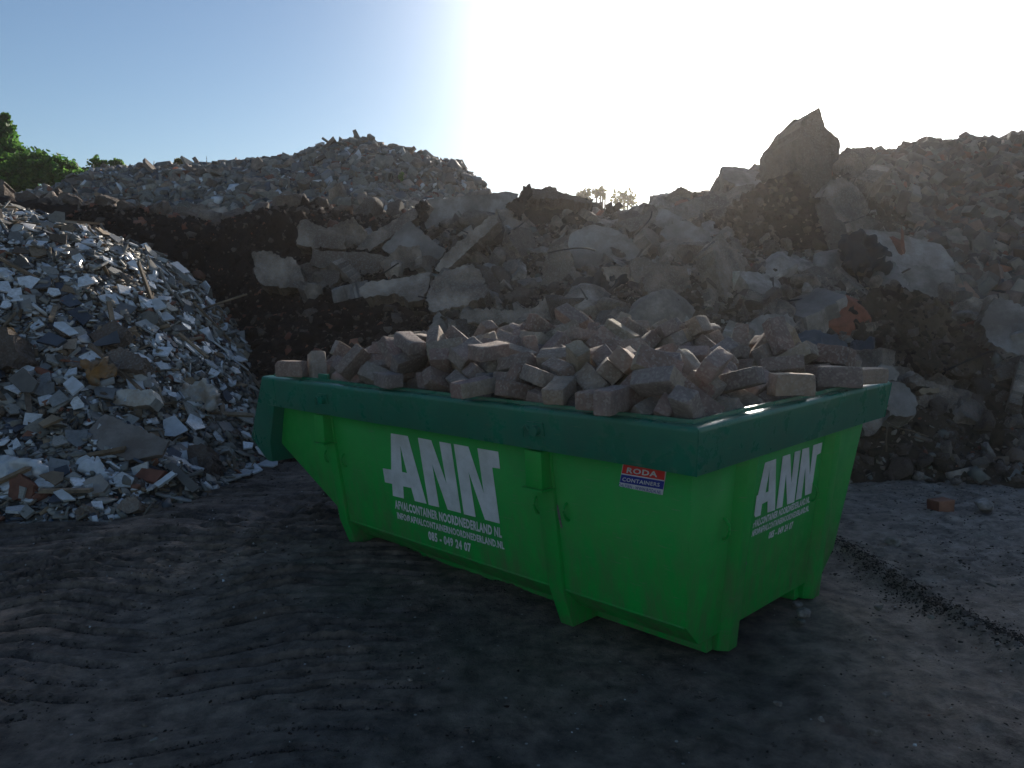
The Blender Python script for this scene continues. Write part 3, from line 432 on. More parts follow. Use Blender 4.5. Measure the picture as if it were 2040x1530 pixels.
def onpost(p, off=.0215): q = cloc(p[0], p[1], (0, 1, KS), DS); return q+np.array([0, -1, -KS])*off
decal('paint_scuff', [[(1109, 1008), (1112, 1004), (1116, 1020), (1119, 1040), (1122, 1052), (1118, 1050), (1113, 1030)]], onpost, m_scuff, skip)
decal('paint_scuff', [[(1092, 975), (1095, 990), (1098, 1006), (1095, 1002), (1091, 985)]], onpost, m_scuff, skip)
decal('paint_scuff', [[(1482, 1116), (1486, 1114), (1487, 1124), (1483, 1127)]], onend, m_scuff, skip)
NBR = 156
BR = [(-0.297,0.161,1.233,0.007,-0.074,0.326,0.943),(-0.065,0.853,1.169,0.604,-0.623,-0.334,0.368),(-0.044,1.313,1.164,0.697,0.696,0.123,0.123),(-0.412,0.013,1.164,0.430,-0.430,-0.562,0.562),(-0.136,0.140,1.135,0.590,-0.220,0.346,0.695),(-0.388,1.359,1.347,0.200,0.468,-0.087,0.857),(-1.240,0.012,1.161,0.764,0.031,-0.036,0.644),(-0.190,0.413,1.283,0.662,0.417,-0.225,-0.580),(-0.770,0.098,1.170,0.541,0.083,-0.053,0.835),(-0.171,1.541,1.242,0.101,-0.034,-0.565,0.818),(-0.160,0.565,1.209,0.081,0.147,-0.039,-0.985),(-0.343,0.229,1.287,0.243,-0.363,0.365,-0.822),(-2.428,0.134,1.218,0.523,-0.278,0.785,-0.181),(-1.362,0.236,1.313,0.028,0.688,-0.722,-0.071),(-0.227,1.087,1.215,0.200,0.122,-0.279,-0.931),(-1.935,0.177,1.341,0.984,0.003,0.145,-0.104),(-0.824,0.291,1.281,0.140,0.515,0.660,-0.529),(-1.039,0.104,1.148,0.729,-0.096,0.088,0.672),(-0.696,0.248,1.192,0.246,0.110,-0.461,0.845),(-1.967,0.196,1.238,0.277,0.701,0.551,0.358),(-1.541,0.245,1.299,0.750,-0.188,0.332,-0.540),(-1.655,0.163,1.145,0.732,0.223,0.440,0.471),(-0.963,0.172,1.210,0.172,0.074,0.181,0.965),(-1.208,0.283,1.248,0.243,0.963,0.028,0.114),(-0.915,0.264,1.226,0.110,0.147,0.527,0.830),(-0.283,1.348,1.245,0.009,-0.253,0.134,0.958),(-1.591,1.131,1.442,0.950,0.187,0.248,-0.033),(-0.189,0.277,1.138,0.851,0.365,0.375,0.045),(-2.941,0.024,1.164,0.692,-0.692,-0.143,0.143),(-0.525,0.258,1.297,0.769,-0.348,0.126,-0.521),(-1.954,0.039,1.151,0.123,0.000,-0.000,0.992),(-2.858,0.155,1.165,0.593,-0.091,-0.800,0.001),(-1.687,0.185,1.231,0.355,-0.338,0.126,0.863),(-0.616,0.262,1.250,0.402,0.145,0.340,0.837),(-0.010,1.522,1.151,0.509,-0.000,-0.000,-0.861),(-2.183,0.241,1.273,0.912,-0.082,0.399,-0.046),(-0.947,1.500,1.387,0.530,0.305,0.413,0.675),(-0.548,0.091,1.151,0.661,-0.000,0.000,0.751),(-1.648,0.917,1.389,0.579,0.396,0.630,0.333),(-0.353,0.191,1.102,0.658,-0.258,-0.386,0.593),(-1.242,1.151,1.362,0.948,-0.050,0.264,0.172),(-1.726,0.258,1.303,0.789,0.406,0.154,0.434),(-0.196,0.655,1.111,0.052,-0.188,-0.261,-0.946),(-1.035,1.286,1.370,0.182,0.296,0.924,0.161),(-1.217,1.027,1.308,0.023,0.294,-0.380,0.877),(-0.494,0.691,1.232,0.631,-0.696,0.319,0.124),(-0.256,0.189,1.092,0.290,-0.767,0.268,-0.505),(-0.247,0.432,1.137,0.458,-0.020,0.887,0.062),(-2.176,0.128,1.147,0.897,0.354,0.237,0.114),(-1.008,1.292,1.297,0.120,-0.208,-0.124,0.963),(-0.622,1.176,1.255,0.468,0.109,0.325,-0.815),(-1.015,0.372,1.280,0.215,-0.024,0.210,-0.953),(-0.421,1.320,1.208,0.016,-0.847,-0.060,0.528),(-0.440,0.228,1.202,0.342,0.710,0.268,0.554),(-0.137,0.393,1.061,0.660,0.253,-0.253,0.660),(-0.776,0.411,1.271,0.850,0.175,-0.331,-0.370),(-1.414,0.992,1.339,0.695,-0.218,-0.090,0.679),(-1.471,0.619,1.303,0.661,0.693,-0.269,-0.096),(-0.913,0.883,1.279,0.623,-0.237,0.099,0.739),(-1.389,0.756,1.286,0.654,-0.342,-0.611,0.285),(-0.659,1.423,1.288,0.160,0.417,0.857,-0.257),(-1.114,0.242,1.175,0.581,0.419,0.638,0.281),(-0.690,1.022,1.256,0.058,-0.097,0.900,-0.420),(-0.215,0.821,1.150,0.638,-0.266,-0.389,0.609),(-1.268,1.320,1.352,0.694,0.477,0.509,0.178),(-1.540,0.985,1.364,0.748,-0.053,-0.240,0.616),(-3.058,0.502,1.218,0.284,-0.588,0.400,-0.643),(-0.876,0.127,1.097,0.076,0.087,-0.750,0.652),(-1.617,0.834,1.326,0.098,0.034,0.244,0.964),(-1.935,0.365,1.336,0.196,0.361,0.435,0.801),(-1.428,0.310,1.225,0.201,0.157,0.331,0.908),(-2.508,0.146,1.100,0.186,0.043,-0.970,-0.154),(-2.028,0.286,1.172,0.685,0.441,0.323,0.483),(-2.156,0.930,1.334,0.409,0.014,0.912,0.030),(-0.149,0.860,1.094,0.696,-0.127,0.286,-0.647),(-0.980,1.614,1.279,0.858,-0.077,-0.241,0.447),(-1.427,0.241,1.165,0.551,-0.331,-0.132,-0.754),(-1.102,1.170,1.280,0.815,0.105,-0.355,0.445),(-0.569,1.305,1.166,0.879,0.464,-0.096,-0.051),(-0.250,1.442,1.147,0.028,0.144,-0.796,-0.587),(-1.481,0.159,1.136,0.072,0.161,0.412,0.894),(-1.279,0.947,1.283,0.840,-0.416,-0.016,-0.349),(-1.918,0.534,1.334,0.016,0.219,0.264,0.939),(-0.506,0.474,1.275,0.273,-0.917,-0.265,0.124),(-1.400,0.469,1.267,0.205,-0.008,-0.648,-0.734),(-0.849,1.488,1.250,0.114,-0.308,-0.148,-0.933),(-0.478,1.654,1.305,0.422,-0.506,-0.193,0.727),(-1.802,0.243,1.140,0.738,0.536,0.182,0.369),(-0.669,0.866,1.261,0.036,0.666,-0.707,0.235),(-0.711,1.540,1.312,0.747,0.387,-0.507,-0.184),(-2.290,0.213,1.169,0.448,0.848,0.150,0.242),(-1.890,0.657,1.312,0.171,-0.166,0.968,0.073),(-1.907,0.837,1.298,0.271,-0.502,-0.820,0.031),(-2.390,0.351,1.266,0.337,-0.874,-0.308,0.165),(-1.318,0.179,1.110,0.470,0.515,-0.483,0.529),(-1.223,0.252,1.155,0.665,-0.149,0.117,0.722),(-0.503,1.413,1.267,0.420,0.808,-0.277,0.306),(-1.009,1.456,1.330,0.119,0.581,0.777,0.211),(-2.818,0.276,1.127,0.006,-0.384,-0.368,0.847),(-0.333,0.443,1.154,0.460,-0.142,0.876,-0.016),(-0.802,0.272,1.109,0.673,0.335,0.089,0.653),(-1.354,1.397,1.372,0.087,-0.423,0.870,-0.236),(-1.568,0.285,1.189,0.036,0.382,-0.360,0.850),(-0.650,1.369,1.233,0.130,0.316,0.899,-0.273),(-1.985,0.319,1.087,0.622,-0.196,-0.065,0.755),(-0.419,0.809,1.189,0.144,-0.256,0.398,0.869),(-2.077,1.018,1.297,0.333,-0.728,0.553,0.231),(-1.798,1.510,1.339,0.170,0.082,-0.303,-0.934),(-2.948,0.285,1.128,0.636,-0.101,-0.472,0.602),(-0.565,1.546,1.283,0.867,-0.370,0.099,-0.319),(-2.328,0.308,1.193,0.873,0.334,0.173,0.311),(-1.615,0.641,1.259,0.274,0.590,0.279,0.707),(-1.482,1.239,1.320,0.952,-0.068,-0.279,-0.105),(-1.133,1.599,1.328,0.478,0.512,-0.711,0.048),(-1.875,1.548,1.400,0.214,0.637,0.735,-0.086),(-0.329,0.643,1.199,0.187,0.635,-0.720,-0.209),(-1.991,1.077,1.321,0.405,0.459,0.308,0.728),(-2.081,0.380,1.336,0.508,0.021,0.118,0.853),(-0.723,0.527,1.276,0.372,-0.039,-0.227,0.899),(-0.641,0.341,1.146,0.862,0.167,-0.358,0.318),(-1.205,1.482,1.342,0.890,0.143,-0.300,-0.311),(-1.580,0.507,1.292,0.023,-0.266,0.883,-0.386),(-2.157,0.280,1.086,0.128,0.043,-0.080,0.988),(-1.473,1.437,1.361,0.566,-0.416,0.707,-0.085),(-0.510,1.056,1.221,0.741,-0.467,0.062,-0.479),(-0.954,1.374,1.252,0.525,-0.140,-0.198,0.816),(-0.483,0.356,1.173,0.486,-0.234,-0.758,0.366),(-1.219,0.617,1.261,0.822,0.112,-0.235,-0.507),(-1.047,1.738,1.295,0.501,0.123,0.850,-0.101),(-1.837,0.898,1.289,0.552,-0.159,-0.559,0.598),(-1.679,0.384,1.237,0.164,0.153,-0.851,-0.475),(-0.202,1.419,1.069,0.117,-0.115,0.124,0.979),(-2.147,1.256,1.330,0.115,-0.972,-0.108,0.171),(-0.177,1.674,1.177,0.894,-0.141,-0.008,-0.425),(-3.105,1.171,1.253,0.437,0.861,-0.128,0.224),(-0.923,0.573,1.263,0.918,0.173,0.066,-0.351),(-2.539,0.605,1.324,0.009,0.796,0.603,0.054),(-1.398,0.366,1.051,0.264,-0.128,-0.861,0.416),(-2.127,0.350,1.269,0.079,0.015,-0.993,0.089),(-0.369,1.513,1.202,0.000,0.506,-0.410,-0.759),(-2.957,0.156,1.064,0.418,0.596,0.594,-0.344),(-1.543,0.761,1.253,0.059,0.102,0.854,0.508),(-0.517,0.260,1.050,0.177,0.060,-0.311,0.932),(-0.239,1.074,1.111,0.285,-0.273,0.214,0.894),(-0.512,0.530,1.214,0.948,0.205,0.219,-0.106),(-2.885,0.535,1.194,0.570,0.812,0.125,-0.027),(-1.302,1.684,1.304,0.090,-0.059,-0.193,-0.975),(-0.339,1.704,1.194,0.226,0.525,0.821,0.005),(-2.946,0.664,1.234,0.324,-0.665,0.670,-0.064),(-1.727,0.516,1.256,0.537,0.353,-0.088,0.761),(-3.072,0.359,1.108,0.118,-0.557,-0.737,-0.366),(-0.484,1.123,1.134,0.640,-0.216,-0.280,0.682),(-0.235,0.582,1.078,0.840,-0.320,0.029,-0.438),(-2.720,0.514,1.124,0.271,0.758,0.593,-0.039),(-2.044,0.724,1.266,0.682,0.277,0.105,-0.668),(-1.911,1.302,1.317,0.310,-0.449,0.791,-0.277),(-1.716,1.481,1.287,0.864,-0.336,-0.010,0.374),(-1.193,0.823,1.242,0.006,0.006,-0.707,-0.707),(-0.972,0.263,1.128,0.983,0.151,0.029,-0.097),(-1.889,0.459,1.199,0.139,0.041,0.281,-0.949),(-1.097,0.443,1.223,0.394,0.540,-0.388,-0.634),(-2.159,1.571,1.284,0.916,-0.317,-0.195,-0.150),(-0.586,0.831,1.200,0.381,-0.353,0.406,-0.752),(-2.442,0.329,1.154,0.708,-0.165,-0.416,0.546),(-2.083,0.565,1.278,0.554,0.723,-0.232,-0.341),(-1.843,0.315,1.216,0.369,-0.527,0.117,0.757),(-1.768,1.207,1.279,0.648,-0.511,0.564,-0.016),(-0.958,0.376,1.177,0.090,0.035,-0.264,0.960),(-2.669,0.276,1.121,0.374,-0.221,0.686,0.584),(-2.569,0.343,1.103,0.753,-0.014,-0.430,0.498),(-2.925,1.246,1.225,0.415,0.672,0.577,-0.206),(-2.898,0.637,0.901,0.459,0.175,-0.023,-0.870),(-2.934,0.745,0.979,0.888,-0.112,-0.237,0.377),(-2.930,0.903,0.893,0.394,-0.167,-0.057,0.902),(-3.006,0.968,1.026,0.449,0.320,-0.139,0.823),(-2.953,1.284,0.876,0.492,-0.138,0.001,0.860),(-2.985,0.285,1.008,0.220,0.101,-0.488,-0.838),(-2.904,0.479,0.961,0.352,0.718,-0.394,-0.453),(-2.807,0.872,1.006,0.620,-0.047,-0.436,0.650),(-2.767,0.958,0.985,0.168,-0.274,-0.300,0.898),(-2.866,1.066,0.919,0.861,-0.134,-0.167,0.461),(-2.878,1.179,0.991,0.950,-0.198,-0.068,0.233),(-2.762,1.302,0.955,0.813,0.556,-0.099,0.144),(-2.814,1.500,0.879,0.131,0.778,0.614,-0.030),(-2.787,0.527,0.929,0.652,-0.040,-0.189,0.733),(-2.702,0.332,0.976,0.913,0.148,0.305,0.226),(-2.572,0.557,1.026,0.910,0.074,-0.235,0.333),(-2.790,0.676,1.043,0.155,0.202,0.151,-0.955),(-2.701,0.729,0.995,0.960,-0.001,-0.234,0.156),(-2.635,0.950,1.103,0.157,0.264,0.501,0.809),(-2.773,1.064,1.037,0.891,-0.411,0.148,-0.121),(-2.690,1.205,1.058,0.765,-0.161,-0.498,0.376),(-2.783,1.353,1.029,0.441,-0.239,0.076,0.862),(-2.603,1.567,1.041,0.007,0.756,0.654,-0.036),(-2.485,1.663,1.062,0.707,-0.008,-0.008,0.707),(-2.404,0.478,1.055,0.202,-0.090,-0.259,0.940),(-2.460,0.549,1.149,0.322,-0.037,-0.040,0.945),(-2.302,0.640,1.161,0.079,-0.136,-0.163,0.974),(-2.251,0.918,1.199,0.115,-0.678,0.718,-0.109),(-2.441,0.941,1.126,0.741,-0.136,-0.158,0.639),(-2.611,1.116,1.116,0.237,-0.548,-0.800,-0.050),(-2.545,1.252,1.108,0.527,0.038,-0.223,0.819),(-2.606,1.356,1.054,0.221,-0.925,0.306,-0.034),(-2.395,1.451,0.999,0.282,0.765,0.575,-0.067),(-2.249,0.362,1.016,0.682,0.175,-0.260,0.661),(-2.337,0.431,1.175,0.567,0.380,-0.036,0.730),(-2.140,0.820,1.247,0.820,0.314,0.125,0.462),(-2.585,0.677,1.128,0.345,0.133,0.402,-0.838),(-2.355,1.088,1.214,0.032,-0.023,0.192,-0.981),(-2.439,1.184,1.175,0.388,0.102,-0.164,0.901),(-2.446,1.326,1.106,0.505,-0.140,-0.137,0.840),(-2.368,1.552,1.117,0.186,-0.224,-0.682,-0.671),(-2.234,1.428,1.047,0.370,-0.177,0.261,0.874),(-2.088,0.343,1.017,0.585,0.176,-0.278,0.741),(-2.220,0.441,1.158,0.363,0.292,0.727,0.505),(-2.414,0.965,1.245,0.059,-0.347,0.904,0.243),(-2.262,1.378,1.187,0.188,0.551,-0.783,0.217),(-2.123,1.142,1.215,0.679,-0.135,0.037,0.721),(-2.320,1.303,1.122,0.569,0.231,0.643,0.458),(-2.118,1.339,1.199,0.419,-0.047,0.445,-0.790),(-2.134,1.514,1.095,0.983,-0.026,0.175,-0.055),(-2.027,0.480,1.121,0.083,0.025,0.283,-0.955),(-2.148,0.610,1.192,0.727,0.048,-0.145,0.669),(-2.208,0.485,1.266,0.009,0.361,-0.932,0.019),(-1.985,1.343,1.254,0.267,0.816,0.449,0.247),(-1.952,1.632,1.179,0.821,0.433,0.336,0.157),(-1.974,1.359,1.114,0.206,-0.064,0.290,0.933),(-2.045,1.658,1.094,0.600,0.453,0.390,0.532),(-1.869,0.289,1.028,0.973,-0.136,-0.049,0.179),(-1.834,0.416,1.090,0.434,0.862,0.118,0.235),(-1.984,0.580,1.186,0.087,0.018,0.153,-0.984),(-1.768,0.751,1.241,0.183,0.186,-0.675,-0.690),(-1.970,0.879,1.229,0.843,-0.000,0.000,0.537),(-1.950,1.191,1.206,0.861,-0.176,0.096,0.468),(-1.886,1.399,1.180,0.467,-0.146,0.267,0.831),(-1.794,1.501,1.164,0.491,-0.188,0.118,0.843),(-1.989,1.517,1.145,0.932,-0.234,0.112,0.252),(-1.914,1.509,1.047,0.933,-0.191,-0.036,0.304),(-1.818,0.519,1.146,0.274,-0.925,-0.253,-0.075),(-1.768,0.636,1.228,0.193,-0.193,0.875,-0.400),(-1.865,1.109,1.283,0.864,0.117,-0.315,0.376),(-1.758,1.311,1.228,0.821,0.387,0.013,0.419),(-1.735,1.381,1.114,0.172,0.091,0.867,0.458),(-1.711,1.539,1.071,0.799,0.339,0.068,0.492),(-1.700,0.396,1.075,0.725,-0.350,-0.534,0.258),(-1.614,0.323,1.104,0.665,0.068,-0.601,0.438),(-1.568,0.466,1.141,0.309,-0.307,-0.880,0.190),(-1.455,0.893,1.242,0.027,0.027,0.707,0.707),(-1.698,1.009,1.242,0.029,-0.029,-0.707,0.707),(-1.631,1.181,1.210,0.620,-0.092,0.114,0.771),(-1.575,1.333,1.249,0.856,0.440,0.255,0.093),(-1.517,1.354,1.118,0.888,-0.274,0.109,0.353),(-1.556,1.481,1.084,0.426,0.824,0.350,0.129),(-1.495,0.237,1.040,0.085,-0.871,-0.477,0.078),(-1.379,0.453,1.162,0.436,-0.132,0.122,-0.882),(-1.392,1.088,1.228,0.989,-0.024,0.004,0.143),(-1.400,1.196,1.218,0.125,0.082,-0.825,-0.544),(-1.410,1.505,1.242,0.645,0.265,0.663,0.271),(-1.412,1.351,1.185,0.570,0.125,0.116,0.804),(-1.374,1.535,1.072,0.829,0.016,0.179,0.529),(-1.245,0.445,1.095,0.259,0.085,0.301,-0.914),(-1.280,1.150,1.294,0.098,0.963,-0.009,-0.250),(-1.211,1.266,1.172,0.190,-0.051,0.252,0.948),(-1.311,1.577,1.155,0.729,-0.121,0.161,0.654),(-1.197,1.527,1.084,0.226,-0.078,0.312,0.920),(-1.263,1.427,1.064,0.869,-0.294,0.127,0.377),(-1.069,0.317,1.012,0.636,-0.306,-0.638,0.307),(-1.161,0.301,1.039,0.696,0.054,-0.065,0.713),(-1.106,0.569,1.174,0.348,0.086,-0.225,0.906),(-1.080,1.418,1.200,0.660,-0.097,-0.210,0.715),(-1.053,1.470,1.122,0.542,-0.604,-0.541,0.220),(-1.047,1.509,1.031,0.196,0.186,0.954,0.130),(-0.985,0.474,1.133,0.818,-0.413,-0.357,0.180),(-0.820,0.628,1.202,0.153,-0.815,-0.550,-0.103),(-0.604,0.529,1.161,0.887,0.284,0.098,0.352),(-0.841,0.798,1.229,0.972,-0.000,0.000,0.235),(-0.908,1.187,1.221,0.134,0.089,0.824,0.544),(-0.981,1.436,1.149,0.555,-0.612,-0.527,0.197),(-0.839,1.454,1.117,0.386,0.444,0.634,0.501),(-0.875,0.373,1.079,0.746,0.137,-0.086,0.647),(-0.392,0.735,1.040,0.005,0.945,-0.015,-0.327),(-0.808,1.266,1.199,0.207,-0.235,-0.306,0.899),(-0.642,1.550,1.179,0.497,-0.005,0.264,0.827),(-0.683,1.506,1.125,0.168,-0.169,-0.202,-0.950),(-0.843,1.595,1.195,0.141,0.168,-0.969,0.112),(-0.758,1.567,1.053,0.653,0.446,0.139,0.596),(-0.637,0.176,1.057,0.215,-0.088,0.014,0.972),(-0.292,0.815,1.092,0.825,0.206,0.244,0.466),(-0.545,1.381,1.115,0.884,0.439,-0.145,-0.072),(-0.540,1.575,1.128,0.543,-0.024,0.032,0.839),(-0.695,1.402,1.083,0.754,-0.254,0.193,0.574),(-0.524,0.408,1.084,0.433,0.896,0.044,0.091),(-0.368,0.852,1.037,0.335,0.129,-0.622,0.695),(-0.199,1.026,1.063,0.344,0.840,0.417,0.047),(-0.340,1.289,1.085,0.243,0.504,0.828,0.039),(-0.427,1.654,1.139,0.539,-0.116,0.087,0.830),(-0.341,0.477,1.016,0.628,-0.276,-0.335,0.646),(-0.314,0.937,0.978,0.269,0.314,0.093,0.906),(-0.372,1.131,1.024,0.045,0.935,-0.127,-0.329),(-0.315,1.277,1.012,0.736,-0.219,-0.112,0.630),(-0.381,1.443,1.031,0.944,-0.002,0.331,0.007),(-0.217,1.722,1.060,0.064,-0.059,0.731,0.676),(-3.110,0.125,1.051,0.021,-0.021,0.706,0.708),(-3.102,1.119,1.125,0.238,-0.021,-0.220,-0.946),(-3.157,0.990,1.046,0.705,-0.042,-0.071,0.704),(-3.172,1.611,1.105,0.002,0.796,-0.002,-0.605),(-3.060,0.542,1.068,0.583,0.658,0.311,0.361),(-2.980,0.856,1.095,0.504,0.438,0.236,0.706),(-2.974,1.171,1.089,0.392,0.354,0.706,0.473),(-3.004,1.517,0.988,0.826,-0.095,-0.140,0.538),(-2.945,0.458,1.067,0.436,0.429,0.380,0.694),(-2.818,0.458,1.000,0.600,0.035,-0.264,0.755),(-2.879,0.810,1.099,0.168,0.742,0.623,0.184),(-3.037,1.027,1.169,0.112,-0.030,0.574,-0.811),(-2.856,0.998,1.090,0.917,0.351,-0.121,0.148),(-2.928,1.253,1.064,0.288,-0.416,-0.444,0.739),(-2.876,1.341,1.082,0.421,0.604,-0.065,-0.674),(-2.925,1.421,0.993,0.122,-0.648,0.456,0.597),(-2.532,0.382,1.025,0.302,0.233,0.783,-0.492),(-2.831,0.422,1.078,0.292,-0.796,0.528,0.054),(-2.768,0.832,1.108,0.862,0.186,0.438,0.173),(-2.673,0.869,1.163,0.647,0.156,-0.168,0.727),(-3.051,1.349,1.124,0.445,-0.583,-0.677,-0.056),(-3.113,1.230,1.151,0.076,-0.324,0.450,0.829),(-2.794,1.474,1.079,0.079,0.283,0.430,0.854),(-2.660,1.447,0.957,0.207,-0.083,0.537,0.814),(-2.527,1.503,1.108,0.041,-0.256,0.011,-0.966),(-2.381,0.298,1.049,0.027,0.184,0.115,-0.976),(-2.403,0.594,1.247,0.699,-0.678,-0.193,0.119),(-2.673,0.460,1.062,0.386,0.089,0.761,0.514),(-2.802,0.642,1.113,0.747,0.029,-0.251,0.615),(-2.564,0.823,1.137,0.637,0.197,-0.203,0.717),(-2.531,1.050,1.165,0.693,-0.322,-0.457,0.456),(-2.732,1.378,1.155,0.197,0.256,0.445,0.835),(-2.402,1.477,1.140,0.199,0.162,-0.677,0.689),(-2.570,1.614,1.176,0.097,0.055,0.438,-0.892),(-2.489,1.713,1.139,0.011,-0.000,1.000,-0.000),(-2.305,0.201,1.044,0.698,-0.698,-0.112,-0.112),(-2.645,0.697,1.196,0.208,0.885,-0.087,0.407),(-2.486,0.796,1.220,0.921,0.377,0.039,-0.086),(-2.771,1.207,1.111,0.679,0.401,-0.038,0.614),(-2.638,1.393,1.202,0.521,-0.007,0.428,0.738),(-2.445,1.363,1.193,0.966,0.012,-0.195,0.166),(-2.444,1.697,1.241,0.462,0.175,0.318,0.809),(-2.299,1.683,1.197,0.760,0.279,-0.185,0.557),(-2.315,1.693,1.106,0.651,0.243,-0.231,0.681),(-2.595,0.542,1.225,0.339,-0.262,0.641,-0.637),(-2.308,0.742,1.270,0.663,-0.507,0.296,-0.465),(-2.282,1.209,1.242,0.065,0.096,-0.500,0.858),(-2.658,1.716,1.213,0.629,-0.456,-0.148,-0.612),(-2.458,1.552,1.274,0.012,-0.189,-0.444,0.876),(-2.309,1.571,1.237,0.432,-0.468,-0.770,0.043),(-2.167,1.689,1.195,0.236,0.591,-0.148,0.757),(-2.156,1.147,1.302,0.001,0.093,-0.787,-0.610),(-2.198,1.496,1.230,0.372,0.848,0.378,-0.011),(-2.008,1.505,1.282,0.913,-0.307,-0.083,0.254),(-2.089,1.658,1.233,0.490,0.411,0.095,-0.763),(-1.855,1.525,1.225,0.738,-0.216,0.051,0.637),(-1.796,1.735,1.225,0.677,0.075,0.080,-0.728),(-1.786,1.784,1.157,0.787,0.087,-0.067,0.608),(-1.944,0.409,1.258,0.389,0.115,-0.260,0.876),(-2.149,1.394,1.321,0.297,0.425,-0.143,-0.843),(-1.828,1.687,1.300,0.637,0.007,-0.101,0.764),(-1.687,1.541,1.160,0.504,0.310,-0.092,0.801),(-1.686,0.930,1.242,0.029,-0.029,-0.706,0.707),(-1.691,1.153,1.316,0.391,-0.697,-0.582,0.150),(-1.525,1.499,1.319,0.138,-0.734,0.507,0.430),(-1.558,1.481,1.193,0.852,0.233,0.105,0.457),(-1.522,1.627,1.138,0.107,0.348,-0.270,-0.891),(-1.557,1.726,1.124,0.598,0.319,-0.346,0.649),(-1.446,0.534,1.195,0.067,0.414,-0.869,-0.263),(-1.523,1.062,1.289,0.730,-0.152,-0.327,0.581),(-1.268,1.443,1.245,0.019,-0.010,-0.953,0.301),(-1.321,1.620,1.235,0.595,0.426,0.583,0.353),(-1.437,1.644,1.265,0.780,-0.001,0.441,0.444),(-1.424,1.656,1.089,0.686,-0.447,-0.128,0.560),(-1.295,0.591,1.200,0.377,-0.227,-0.769,0.463),(-1.242,1.408,1.174,0.819,-0.247,0.173,0.488),(-1.325,1.742,1.153,0.391,0.212,-0.454,0.772),(-1.021,0.636,1.205,0.904,0.170,0.073,-0.386),(-0.223,1.190,1.149,0.951,-0.217,0.147,0.163),(-1.125,1.386,1.272,0.601,0.534,0.229,0.549),(-1.199,1.625,1.193,0.262,0.629,0.697,0.223),(-1.120,1.646,1.158,0.921,0.055,-0.347,-0.170),(-1.047,1.636,1.119,0.935,0.001,-0.354,0.000),(-1.024,1.726,1.098,0.573,0.573,-0.414,0.414),(-0.524,0.969,1.151,0.108,-0.278,-0.699,-0.650),(-0.868,1.720,1.192,0.059,-0.165,0.010,-0.984),(-0.903,1.660,1.122,0.678,0.124,0.111,0.716),(-0.343,0.945,1.138,0.687,0.200,-0.371,-0.593),(-0.536,1.615,1.227,0.873,0.352,-0.154,-0.302),(-0.652,1.723,1.143,0.042,0.118,-0.335,-0.934),(-0.377,0.600,1.127,0.682,0.240,0.222,0.655),(-0.297,0.333,1.107,0.590,0.725,0.276,-0.225),(-0.421,0.634,1.063,0.006,0.945,-0.016,-0.327),(-0.243,1.305,1.114,0.238,0.828,-0.012,-0.508),(-0.194,1.558,1.123,0.979,-0.085,0.173,0.063),(-0.257,1.644,1.070,0.244,-0.263,-0.696,-0.622),(-0.194,1.544,1.042,0.165,-0.017,-0.981,0.099),(-3.101,1.538,1.128,0.514,0.324,-0.727,-0.321),(-3.018,0.435,1.000,0.574,0.233,-0.730,-0.288),(-3.114,0.688,1.125,0.051,-0.527,-0.601,0.599),(-2.986,1.592,1.078,0.746,-0.089,-0.103,0.652),(-3.152,1.447,1.054,0.700,-0.103,-0.366,-0.605),(-2.843,0.948,1.179,0.272,0.949,0.027,0.158),(-3.015,0.790,1.179,0.575,-0.490,-0.605,0.252),(-3.022,1.674,1.180,0.194,0.828,-0.430,0.302),(-2.790,1.577,1.021,0.473,-0.243,0.680,0.505),(-2.888,0.693,1.184,0.132,-0.245,-0.193,0.941),(-2.901,0.860,1.237,0.139,-0.762,-0.568,-0.278),(-2.970,1.137,1.220,0.202,0.016,-0.495,-0.845),(-2.816,1.726,1.053,0.152,0.152,0.691,-0.691),(-2.911,0.438,1.169,0.976,0.172,-0.134,-0.024),(-2.713,0.795,1.234,0.960,0.224,0.067,0.153),(-3.035,0.960,1.214,0.252,0.070,0.570,-0.779),(-2.952,1.559,1.167,0.986,-0.013,-0.135,0.100),(-2.735,1.587,1.178,0.595,-0.285,-0.311,0.684),(-2.683,0.609,1.234,0.232,0.863,-0.087,0.441),(-2.470,0.454,1.267,0.932,-0.103,-0.260,0.231),(-2.573,1.491,1.266,0.226,0.081,0.822,0.516),(-1.972,1.641,1.301,0.765,-0.397,0.077,0.502),(-1.693,1.667,1.245,0.668,-0.346,0.230,0.618),(-1.612,1.135,1.351,0.614,-0.104,0.362,-0.693),(-1.568,1.633,1.238,0.596,-0.384,0.012,0.705),(-1.318,1.294,1.275,0.265,0.951,-0.135,-0.088),(-1.243,0.394,1.213,0.043,-0.997,0.029,0.054),(-0.949,1.839,1.164,0.705,0.705,0.050,0.050),(-1.130,1.838,1.164,0.553,-0.553,-0.441,0.441),(-0.747,0.426,1.184,0.442,-0.338,-0.259,0.790),(-0.688,0.644,1.234,0.488,0.606,0.267,0.569),(-2.680,1.057,1.190,0.768,-0.378,-0.361,-0.370),(-2.956,1.447,1.211,0.338,0.931,-0.054,-0.125)]
